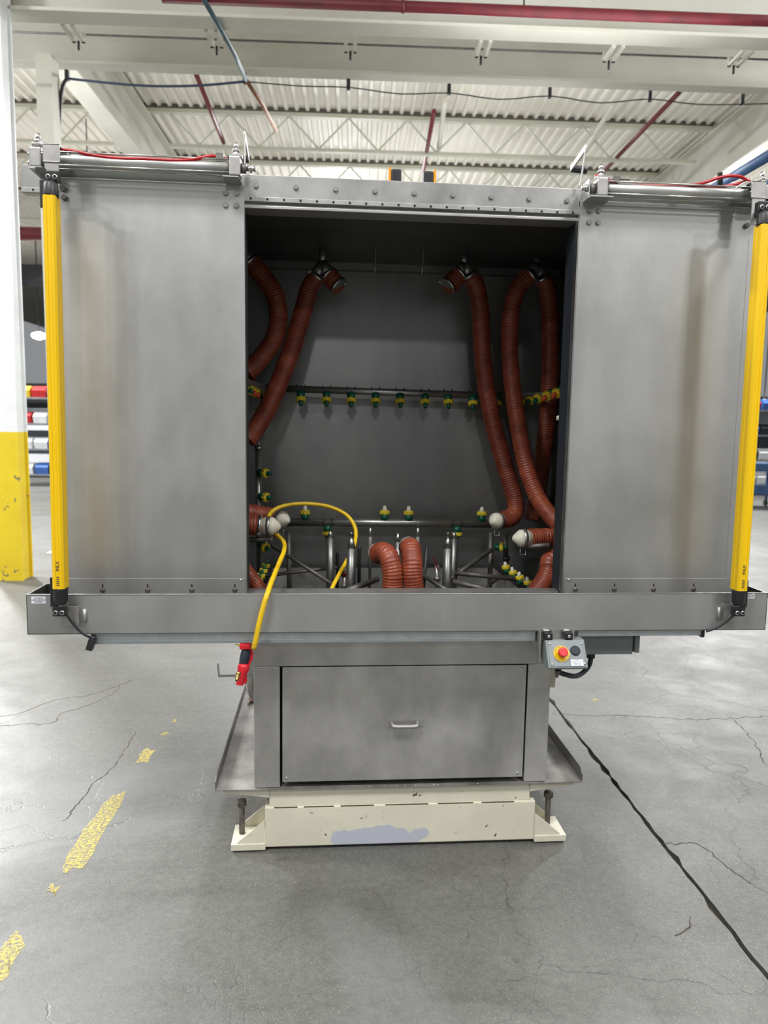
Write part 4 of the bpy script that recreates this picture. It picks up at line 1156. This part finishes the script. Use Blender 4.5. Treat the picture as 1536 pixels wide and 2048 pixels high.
# yellow hose
hpts = [(-0.5054, -0.15, 0.7994), (-0.4985, -0.155, 0.8237), (-0.4919, -0.158, 0.8586), (-0.4822, -0.16, 0.9026), (-0.4696, -0.16, 0.9508), (-0.4622, -0.155, 0.9736), (-0.4562, -0.11, 0.9925), (-0.4463, 0, 1.016), (-0.4376, 0.1, 1.0349), (-0.4283, 0.18, 1.0566), (-0.4323, 0.25, 1.0744), (-0.4557, 0.33, 1.0846), (-0.4847, 0.42, 1.0867), (-0.5099, 0.52, 1.1005), (-0.515, 0.56, 1.124), (-0.5037, 0.6, 1.1482), (-0.47, 0.62, 1.1671), (-0.4088, 0.64, 1.1781), (-0.3359, 0.66, 1.1765), (-0.2618, 0.68, 1.1621), (-0.1974, 0.68, 1.1324), (-0.1635, 0.66, 1.0963), (-0.1518, 0.62, 1.0548), (-0.1661, 0.56, 1.0007), (-0.2002, 0.5, 0.9489), (-0.2374, 0.42, 0.8996), (-0.2708, 0.35, 0.8455)]
o = MB().tube(spline(hpts, .008), .0083, 14).build('yellow_air_hose', 'yhose')
tag(o, 'yellow air hose looping inside the cabinet and over the tray to the red gun', 'hose')

# ================================================================== INSIDE: DUCT HOSES
def ribbed(pts, r, name='duct_hose', pitch=.011, amp=.0030, taper=None):
    p = spline(pts, pitch/4)
    n = len(p)
    mb = MB()
    prof = (0, .8, 1.0, .4)
    jit = [random.uniform(.6, 1.25) for _ in range(n//4+2)]
    mb.tube(p, r, 20, rf=lambda i: r + amp*prof[i % 4]*jit[i//4])
    return mb
def clamp(p, q, r, parent, name='hose_clamp', w_=.012):
    p, q = Vector(p), Vector(q)
    d = (q-p).normalized()
    o = MB().tube([p, p+d*w_], r, 24).build(name, 'bright', parent)
    s_ = d.orthogonal().normalized()
    MB().bar(p + s_*r - d*.002, p + s_*r + d*(w_+.002), .01, .009).build('clamp_screw', 'bright', o)
    return o
def duct(pts, r, lab, clamps=(0,), capped=None, grp='red corrugated duct hoses inside the cabinet'):
    t = thing('duct_hose', lab, 'hose', pts[0], grp)
    ribbed(pts, r).build('hose_body', 'silicone', t)
    if 0 in clamps: clamp(pts[0], pts[1], r+.004, t)
    if 1 in clamps: clamp(pts[-1], pts[-2], r+.004, t)
    return t
R1 = .037
duct([(-0.3232, 0.74, 2.1284), (-0.3522, 0.74, 2.0826), (-0.3832, 0.74, 1.9792), (-0.4177, 0.72, 1.8521), (-0.4541, 0.7, 1.7463), (-0.4881, 0.68, 1.6556), (-0.5301, 0.66, 1.5594), (-0.5696, 0.64, 1.4927), (-0.6045, 0.62, 1.4432)], R1, 'long red duct hose falling from the second ceiling fitting to the left door edge')
t = duct([(-0.2772, 0.72, 2.1319), (-0.2521, 0.71, 2.1044), (-0.2292, 0.7, 2.081)], R1, 'short stub of red duct hose on the second ceiling fitting', clamps=(0, 1))
duct([(-0.6009, 0.74, 2.1821), (-0.5558, 0.74, 2.1311), (-0.5084, 0.74, 2.0676), (-0.4856, 0.74, 1.9968), (-0.485, 0.73, 1.9236), (-0.5073, 0.72, 1.8499), (-0.5534, 0.7, 1.7831), (-0.5929, 0.68, 1.7354), (-0.6154, 0.66, 1.709)], R1, 'red duct hose bulging out from the far left ceiling fitting')
t = duct([(0.2811, 0.74, 2.158), (0.2502, 0.73, 2.1241), (0.2234, 0.72, 2.0987)], R1, 'short stub of red duct hose on the third ceiling fitting', clamps=(0, 1))
hC = duct([(0.3221, 0.74, 2.1593), (0.3559, 0.75, 2.1125), (0.3802, 0.77, 2.0265), (0.3948, 0.79, 1.9127), (0.41, 0.8, 1.7846), (0.4348, 0.8, 1.6433), (0.4712, 0.8, 1.5004), (0.5047, 0.78, 1.3791), (0.5402, 0.77, 1.2684), (0.5633, 0.76, 1.191), (0.56, 0.74, 1.1371), (0.5261, 0.71, 1.1137), (0.4855, 0.69, 1.1093)], R1, 'red duct hose hanging from the third ceiling fitting to the rear white nozzle')
hD = duct([(0.5805, 0.7, 2.1554), (0.5388, 0.7, 2.1171), (0.509, 0.7, 2.046), (0.4976, 0.7, 1.946), (0.5022, 0.7, 1.8205), (0.5181, 0.69, 1.6723), (0.543, 0.68, 1.5234), (0.5691, 0.65, 1.3745), (0.5975, 0.62, 1.2696), (0.6325, 0.58, 1.1882), (0.6678, 0.52, 1.1321), (0.6964, 0.46, 1.0945), (0.6607, 0.4, 1.0787), (0.6094, 0.38, 1.0795), (0.5618, 0.37, 1.0808), (0.5226, 0.36, 1.0802)], R1*.93, 'red duct hose swinging from the right ceiling fitting to the front white nozzle')
duct([(0.6399, 0.74, 2.1612), (0.6725, 0.76, 2.1073), (0.6912, 0.77, 2.0035), (0.6999, 0.77, 1.8536), (0.7051, 0.78, 1.7025), (0.7065, 0.8, 1.5487), (0.7008, 0.82, 1.3913), (0.6934, 0.84, 1.2647), (0.6819, 0.85, 1.1599), (0.6677, 0.84, 1.0913)], R1, 'red duct hose hanging farthest right against the side wall')
RG = .037
hG = duct([(-0.0834, 0.345, 1.0175), (-0.062, 0.3, 1.0332), (-0.0418, 0.265, 1.0164), (-0.0291, 0.25, 0.9641), (-0.0282, 0.25, 0.9164), (-0.0271, 0.25, 0.8493)], RG, 'left of the two upright red duct hoses at the cabinet front')
hH = duct([(0.0411, 0.335, 1.0469), (0.0449, 0.3, 1.0431), (0.045, 0.262, 1.0057), (0.0465, 0.25, 0.9545), (0.0512, 0.25, 0.9125), (0.0544, 0.25, 0.849)], RG, 'right of the two upright red duct hoses at the cabinet front')
for t, q in ((hG, [(-0.0834, 0.345, 1.0175), (-0.0958, 0.36, 1.007)]), (hH, [(0.0411, 0.335, 1.0469), (0.0419, 0.36, 1.0487)])):
    a, b = Vector(q[0]), Vector(q[1])
    d = (b-a).normalized()
    MB().lathe(a, d, [(0, RG+.002), (.006, RG+.003), (.008, RG+.001), (.010, RG-.004)], 24).build('hose_cuff', 'ring_white', t)
duct([(0.6809, 0.34, 1.0002), (0.627, 0.33, 1.0059), (0.5944, 0.32, 0.9938), (0.5887, 0.31, 0.962), (0.565, 0.28, 0.9288), (0.516, 0.24, 0.8792), (0.4883, 0.22, 0.8492)], .036, 'large red duct hose curling up at the lower right door edge', clamps=())
duct([(-0.5987, 0.3, 0.9863), (-0.5708, 0.28, 0.956), (-0.5386, 0.25, 0.9245), (-0.5033, 0.22, 0.8825), (-0.4916, 0.21, 0.8661)], .026, 'red duct hose crossing the lower left corner of the opening', clamps=())
hL = duct([(-0.5972, 0.36, 1.1295), (-0.5672, 0.36, 1.1258), (-0.5238, 0.36, 1.1241)], .036, 'red duct hose behind the front left white nozzle', clamps=(1,))
hM = duct([(-0.6259, 0.65, 1.1415), (-0.5979, 0.66, 1.1363), (-0.537, 0.68, 1.1237), (-0.4914, 0.69, 1.1142)], .036, 'red duct hose behind the rear left white nozzle', clamps=(1,))

# steel Y fittings on the cabinet ceiling
for i, (px, lab) in enumerate(((0, 'far left'), (1, 'second'), (2, 'third'), (3, 'right'))):
    c = Vector([(-0.6224, 0.75, 2.2178), (-0.3006, 0.75, 2.1821), (0.3013, 0.75, 2.198), (0.617, 0.75, 2.2022)][i])
    l_ = Vector([(-0.6591, 0.745, 2.1651), (-0.3232, 0.74, 2.1284), (0.277, 0.74, 2.1538), (0.5832, 0.71, 2.1575)][i])
    r_ = Vector([(-0.5994, 0.745, 2.1792), (-0.2751, 0.725, 2.133), (0.3231, 0.745, 2.1583), (0.6399, 0.74, 2.1591)][i])
    t = thing('duct_fitting', lab + ' steel Y fitting hanging from the cabinet ceiling', 'pipe fitting', c, 'steel Y fittings under the cabinet ceiling')
    MB().cyl((c.x, c.y, ZC), (c.x, c.y, c.z-.005), .017, seg=16).build('fitting_stem', 'pipe', t)
    MB().cyl(c, l_, .024, .033, seg=20).cyl(c, r_, .024, .033, seg=20).build('fitting_branch', 'pipe', t)
# chained end on stubs: open collar
# ---- white cone nozzles
def cone_nozzle(p, d, lab, r=.035):
    p, d = Vector(p), Vector(d).normalized()
    t = thing('air_knife_nozzle', lab, 'nozzle', p, 'white plastic cone nozzles')
    MB().lathe(p, d, [(0, r*.86), (.012, r*.9), (.014, r), (.042, r), (.046, r*.98), (.070, r*.36), (.074, r*.2)], 28).build('nozzle_cone', 'wplastic', t)
    MB().lathe(p+d*.022, d, [(0, r+.0025), (.014, r+.0025)], 28).build('band_clamp', 'pipe', t)
    q_ = p + d*.029
    MB().tube([q_+Vector((-.011, 0, -r)), q_+Vector((-.011, 0, -r-.03)), q_+Vector((.011, 0, -r-.03)), q_+Vector((.011, 0, -r))], .0022, 8).build('clamp_loop', 'bright', t)
    return t
cone_nozzle((-0.5238, 0.36, 1.1222), (1, -.12, .0), 'white cone nozzle at the front left of the opening')
cone_nozzle((-0.4914, 0.69, 1.1099), (.75, -.6, -.03), 'white cone nozzle at the rear left behind the yellow hose')
cone_nozzle((0.4878, 0.69, 1.1093), (-.75, -.6, -.03), 'white cone nozzle at the rear right on the lower pipe')
cone_nozzle((0.5247, 0.36, 1.0782), (-1, -.1, .02), 'white cone nozzle at the front right of the opening')

# ---- spray manifolds
def nozzle_proto():
    n = MB().cyl((0, 0, 0), (0, 0, -.028), .0175, seg=16).build('spray_nozzle', 'green', None)
    k = MB()
    k.lathe((0, 0, -.026), (0, 0, -1), [(0, .016), (.001, .0185), (.016, .0185), (.018, .016)], 16)
    for i in range(8):
        a = i*math.pi/4
        k.box((-.004, .015, -.0415), (.004, .0215, -.0275), Matrix.Rotation(a, 4, 'Z'))
    k = k.build('nozzle_nut', 'ycap', n)
    MB().lathe((0, 0, -.042), (0, 0, -1), [(0, .0115), (.010, .0105), (.014, .008), (.022, .0075)], 14).build('nozzle_tip', 'green', n)
    return n
NP_G = nozzle_proto()
for o in [NP_G]+list(NP_G.children): pass
def with_tip(m, wide=False):
    c = copy_tree(NP_G)
    for ch in c.children:
        if ch.name.startswith('nozzle_tip'):
            ch.data = ch.data.copy()
            ch.data.materials[0] = M[m]
    return c
NP_W = with_tip('wplastic')
NP_O = with_tip('orange')
used = {}
def put(parent, loc, d, kind='g', sc=1.0):
    src = {'g': NP_G, 'w': NP_W, 'o': NP_O}[kind]
    if kind not in used:
        used[kind] = 1
        c = src
        c.parent = parent
    else:
        c = copy_tree(src, parent)
    c.matrix_parent_inverse = Matrix.Identity(4)
    q = Vector(d).to_track_quat('-Z', 'Y')
    c.rotation_mode = 'XYZ'
    c.rotation_euler = q.to_euler()
    c.location = Vector(loc) - parent.location
    c.scale = (sc, sc, sc)
    return c
um = thing('spray_manifold', 'upper stainless spray pipe with a row of green and yellow nozzles', 'spray pipe', (0.0478, 0.86, 1.6647), 'spray pipes inside the cabinet')
ua, ub = (-0.5111, 0.86, 1.6667), (0.5837, 0.86, 1.653)
MB().cyl((-0.5505, 0.86, 1.668), ub, .0155, seg=18).build('manifold_pipe', 'pipe', um)
MB().cyl((-0.5286, 0.86, 1.6685), (-0.4936, 0.86, 1.667), .018, seg=14).build('pipe_union', 'pipe', um)
for p in [(-0.3925, 0.855, 1.6513), (-0.28, 0.855, 1.6514), (-0.1714, 0.855, 1.6513), (-0.0623, 0.855, 1.6513), (0.0475, 0.855, 1.6512), (0.1602, 0.855, 1.6512), (0.2644, 0.855, 1.6511), (0.376, 0.855, 1.6488), (0.4859, 0.855, 1.6487)]:
    n = put(um, p, (.0, -.42, -.9), sc=1.0)
for p in [(-0.3927, 0.86, 1.6691), (-0.2802, 0.86, 1.6692), (-0.1714, 0.86, 1.667), (-0.0621, 0.86, 1.667), (0.0478, 0.86, 1.6647), (0.1606, 0.86, 1.6626), (0.2649, 0.86, 1.6624), (0.3767, 0.86, 1.6602), (0.4868, 0.86, 1.6579)]:
    k = MB()
    for dx in (-.018, .018):
        k.tube([(p[0]+dx, p[1]-.012, p[2]-.015), (p[0]+dx, p[1]-.014, p[2]+.01), (p[0]+dx, p[1], p[2]+.017), (p[0]+dx, p[1]+.012, p[2]+.01)], .0018, 6)
    k.bar((p[0]-.018, p[1]-.013, p[2]-.012), (p[0]+.018, p[1]-.013, p[2]-.012), .002).build('clip_wire', 'black', um)
# side returns of the upper manifold
sm = thing('spray_manifold', 'upper right side spray pipe with five angled yellow nozzles', 'spray pipe', (0.6102, 0.6, 1.6593), 'spray pipes inside the cabinet')
MB().cyl((0.5837, 0.86, 1.653), (.74, .25, (0.5837, 0.86, 1.653)[2]), .0125, seg=16).build('manifold_pipe', 'pipe', sm)
for i, p in enumerate([(0.5926, 0.84, 1.6435), (0.6068, 0.76, 1.645), (0.617, 0.68, 1.6483), (0.6318, 0.6, 1.6556), (0.6466, 0.52, 1.6643)]):
    put(sm, Vector(p)+Vector((.03, .0, .006)), (-.80, -.45, -.55), 'o' if i in (3, 4) else 'g', .98)
sl = thing('spray_manifold', 'upper left side spray pipe with crowded yellow nozzles at the door edge', 'spray pipe', (-0.5691, 0.6, 1.6559), 'spray pipes inside the cabinet')
MB().cyl((-0.5505, 0.86, 1.668), (-.60, .25, (-0.5505, 0.86, 1.668)[2]), .0125, seg=16).build('manifold_pipe', 'pipe', sl)
for i, p in enumerate([(-0.5652, 0.78, 1.6508), (-0.5705, 0.7, 1.655), (-0.5771, 0.62, 1.6588), (-0.583, 0.54, 1.6641)]):
    put(sl, Vector(p)+Vector((-.02, 0, .003)), (.55, -.55, -.62), 'o' if i in (1, 2) else 'g', .9)
lm = thing('spray_manifold', 'lower stainless spray pipe with nozzles pointing up and down', 'spray pipe', (0.0301, 0.8, 1.0813), 'spray pipes inside the cabinet')
MB().cyl((-0.4593, 0.8, 1.0807), (0.5087, 0.8, 1.0772), .0185, seg=18).build('manifold_pipe', 'pipe', lm)
for p in [(-0.3713, 0.8, 1.0901), (-0.0173, 0.8, 1.0923), (0.0908, 0.8, 1.0907), (0.4232, 0.8, 1.0904)]:
    put(lm, p, (0, 0, 1), 'w')
for p in [(-0.2716, 0.79, 1.0674), (0.3099, 0.79, 1.066)]:
    put(lm, p, (0, -.1, -1), 'g')
    k = MB()
    for dx in (-.02, .02):
        k.tube([(p[0]+dx, p[1]-.012, p[2]), (p[0]+dx, p[1]-.012, p[2]+.02), (p[0]+dx, p[1], p[2]+.032), (p[0]+dx, p[1]+.014, p[2]+.02)], .0018, 6)
    k.bar((p[0]-.02, p[1]-.012, p[2]+.002), (p[0]+.02, p[1]-.012, p[2]+.002), .002).build('clip_wire', 'black', lm)
vm = thing('spray_manifold', 'upright spray pipe at the left rear with two nozzles and a ball joint on top', 'spray pipe', (-0.5738, 0.8, 0.9547), 'spray pipes inside the cabinet')
MB().cyl((-0.5764, 0.8, 1.4188), (-0.5701, 0.8, 0.751), .0125, seg=16).build('manifold_pipe', 'pipe', vm)
p = Vector((-0.5698, 0.8, 1.4666))
MB().lathe(p-Vector((0, 0, .024)), (0, 0, 1), [(0, .013), (.006, .02), (.014, .0245), (.024, .0265), (.034, .0245), (.042, .018), (.047, .008)], 22).build('ball_joint', 'pipe', vm)
MB().hexh((-0.5743, 0.8, 1.3992), (0, 0, 1), .019, .014).hexh((-0.5742, 0.8, 1.4232), (0, 0, 1), .016, .008).build('pipe_union', 'bright', vm)
for p in [(-0.5695, 0.79, 1.2994), (-0.5677, 0.79, 1.1941)]:
    put(vm, p, (.80, -.58, -.05), 'g')
put(vm, (-0.561, 0.78, 0.9827), (.5, -.7, -.2), 'g')
# lower side manifolds with angled nozzles
rm = thing('spray_manifold', 'lower right diagonal spray pipe with four yellow nozzles', 'spray pipe', (0.527, 0.5, 0.9033), 'spray pipes inside the cabinet')
MB().cyl((0.5102, 0.78, 0.8967), (0.5688, 0.42, 0.8681), .011, seg=14).build('manifold_pipe', 'rust', rm)
for p in [(0.513, 0.66, 0.8794), (0.5263, 0.59, 0.8696), (0.541, 0.53, 0.8608), (0.5587, 0.47, 0.8528)]:
    put(rm, p, (-.25, -.1, 1.0), 'w', .8)
put(rm, (0.4749, 0.74, 0.9813), (.85, -.5, .1), 'g', .9)
MB().cyl((0.5336, 0.8, 1.0268), (0.5432, 0.8, 0.8883), .012, seg=12).hexh((0.5424, 0.8, 0.9115), (0, 0, 1), .018, .016).build('riser_pipe', 'rust', rm)
ln_ = thing('spray_manifold', 'lower left diagonal spray pipe with four yellow nozzles', 'spray pipe', (-0.5427, 0.5, 0.9034), 'spray pipes inside the cabinet')
MB().cyl((-0.535, 0.78, 0.891), (-0.5621, 0.45, 0.853), .011, seg=14).build('manifold_pipe', 'rust', ln_)
for p in [(-0.5381, 0.66, 0.8858), (-0.5435, 0.6, 0.8765), (-0.5485, 0.54, 0.8681), (-0.553, 0.48, 0.8625)]:
    put(ln_, p, (.25, -.1, 1.0), 'g', .8)

# ---- fixture frame: stands and cross tubes
fx = thing('fixture_frame', 'dark tube frame crossing the cabinet floor', 'frame', (0, .6, .7))
for a, b, r in (((-0.4419, 0.76, 1.0462), (-0.4352, 0.72, 0.7694), .011), ((0.4592, 0.76, 1.0438), (0.4526, 0.72, 0.7673), .011),
                ((-0.4998, 0.6, 1.0057), (-0.2408, 0.45, 0.8687), .008), ((-0.5414, 0.6, 0.8786), (-0.2285, 0.62, 0.9132), .008),
                ((-0.2388, 0.3, 0.8669), (-0.0725, 0.42, 0.9035), .012), ((0.4544, 0.7, 0.9789), (0.2213, 0.55, 0.8611), .010),
                ((0.2627, 0.55, 0.9016), (0.5264, 0.55, 0.8758), .010), ((0.2296, 0.42, 0.8932), (0.4305, 0.36, 0.8574), .011),
                ((0.1186, 0.5, 0.9033), (0.2166, 0.34, 0.8605), .009), ((0.5852, 0.3, 1.0622), (0.4879, 0.36, 1.0442), .010),
                ((-0.5939, 0.36, 1.0679), (-0.4861, 0.36, 1.0722), .010), ((0.5034, 0.7, 0.8623), (0.3293, 0.45, 0.8306), .008)):
    MB().cyl(a, b, r, seg=12).build('frame_tube', 'rust', fx)
MB().box((-.56, .50, FZ(.5)), (.72, .53, FZ(.5)+.03)).build('cross_rail', 'rust', fx)
MB().box((-.56, .80, FZ(.8)), (.72, .83, FZ(.8)+.03)).build('cross_rail', 'rust', fx)
# ---- locating pins
def pin(px, prof, lab, dark=False, mt='pipe'):
    b = Vector(px)
    t = thing('locating_pin', lab, 'locating pin', (b.x, b.y, FZ(b.y)), 'upright steel locating pins')
    zt = b.z
    (r, lc, rt_, lt) = prof
    MB().lathe((b.x, b.y, FZ(b.y)), (0, 0, 1), [(0, r), (zt-lc-lt-FZ(b.y), r)], 20).build('pin_shaft', 'shaft', t)
    MB().lathe((b.x, b.y, zt-lc-lt), (0, 0, 1), [(0, r*.98), (lc, rt_)], 20).build('pin_cone', 'bright', t)
    if lt: MB().lathe((b.x, b.y, zt-lt), (0, 0, 1), [(0, rt_), (lt-.004, rt_), (lt-.003, rt_*1.3), (lt, rt_*1.1)], 12).build('pin_tip', 'bright', t)
    return t
pin((-0.1781, 0.42, 1.0901), (.0185, .045, .006, .018), 'thick pointed steel pin beside the yellow hose, front left')
pin((0.2061, 0.42, 1.0919), (.0185, .045, .006, .018), 'thick pointed steel pin at the front right')
pin((-0.2596, 0.58, 1.077), (.0165, .032, .002, .0), 'thick pointed steel pin second from left')
pin((0.2611, 0.58, 1.0753), (.0165, .032, .002, .0), 'thick pointed steel pin just behind the front right one')
pin((0.0121, 0.48, 1.0802), (.0120, .036, .005, .0), 'medium pointed pin between the two upright red hoses')
def slimpin(px, py_, lab):
    b = Vector(px)
    t = thing('locating_pin', lab, 'locating pin', (b.x, b.y, FZ(b.y)), 'upright steel locating pins')
    MB().lathe((b.x, b.y, FZ(b.y)), (0, 0, 1), [(0, .006), (b.z-FZ(b.y)-.14, .006), (b.z-FZ(b.y)-.135, .0085), (b.z-FZ(b.y)-.13, .0095), (b.z-FZ(b.y)-.062, .0095), (b.z-FZ(b.y)-.060, .0055)], 16).build('pin_shaft', 'rust', t)
    MB().lathe((b.x, b.y, b.z-.062), (0, 0, 1), [(0, .0052), (.038, .0048)], 14).build('pin_neck', 'pipe', t)
    MB().lathe((b.x, b.y, b.z-.024), (0, 0, 1), [(0, .0048), (.022, .0015), (.024, .0008)], 14).build('pin_cone', 'bright', t)
slimpin((-0.0956, 0.55, 1.1153), 0, 'slim stepped pin left of the upright red hoses')
slimpin((0.0952, 0.5, 1.123), 0, 'slim stepped pin rising behind the right upright red hose')
for p, lab in (((-0.1421, 0.5, 1.0253), 'short black pin right of the thick front left pin'), ((-0.2291, 0.62, 0.9798), 'short black pin at the left rear')):
    b = Vector(p)
    t = thing('rubber_pin', lab, 'locating pin', (b.x, b.y, FZ(b.y)), 'black tipped pins')
    MB().lathe((b.x, b.y, FZ(b.y)), (0, 0, 1), [(0, .007), (b.z-FZ(b.y)-.012, .007), (b.z-FZ(b.y)-.004, .006), (b.z-FZ(b.y), .002)], 14).build('pin_shaft', 'black', t)
b = Vector((0.1344, 0.5, 1.0262))
t = thing('rubber_pin', 'leaning black pin right of the upright red hoses', 'locating pin', (b.x-.02, b.y, .72), 'black tipped pins')
MB().cyl((b.x-.018, b.y, .70), (b.x, b.y, b.z), .0065, seg=14).build('pin_shaft', 'black', t)
# small valve with red handle
t = thing('shut_off_valve', 'small valve with a red handle on the cabinet floor', 'valve', (0.1859, 0.6, 0.8828))
MB().bar((0.1776, 0.6, 0.9627), (0.1983, 0.6, 0.9045), .014, .006).build('valve_lever', 'sprink', t)
MB().cyl((0.195, 0.61, 0.9242), (0.1988, 0.61, 0.7717), .010, seg=12).hexh((0.1966, 0.61, 0.859), (0, 0, 1), .016, .014).build('valve_body', 'cast', t)
t = thing('shut_off_valve', 'small valve with a red cap left of the thick front pin', 'valve', (-0.2036, 0.5, 0.8826))
MB().cyl((-0.2038, 0.5, 0.8992), (-0.204, 0.5, 0.9199), .0125, seg=14).build('valve_cap', 'sprink', t)
MB().cyl((-0.2049, 0.5, 0.7993), (-0.2038, 0.5, 0.8992), .009, seg=12).hexh((-0.2054, 0.5, 0.8514), (0, 0, 1), .014, .014).build('valve_body', 'cast', t)
# nozzle peeking past the right seal
t = thing('side_nozzle', 'pale nozzle tip peeking past the right door seal', 'nozzle', (0.5971, 0.3, 1.5494))
MB().cyl((0.6184, 0.3, 1.5498), (0.6029, 0.3, 1.5495), .010, seg=14).build('nozzle_body', 'green', t)
MB().cyl((0.6029, 0.3, 1.5495), (0.5912, 0.3, 1.5493), .009, seg=14).build('nozzle_tip', 'wplastic', t)
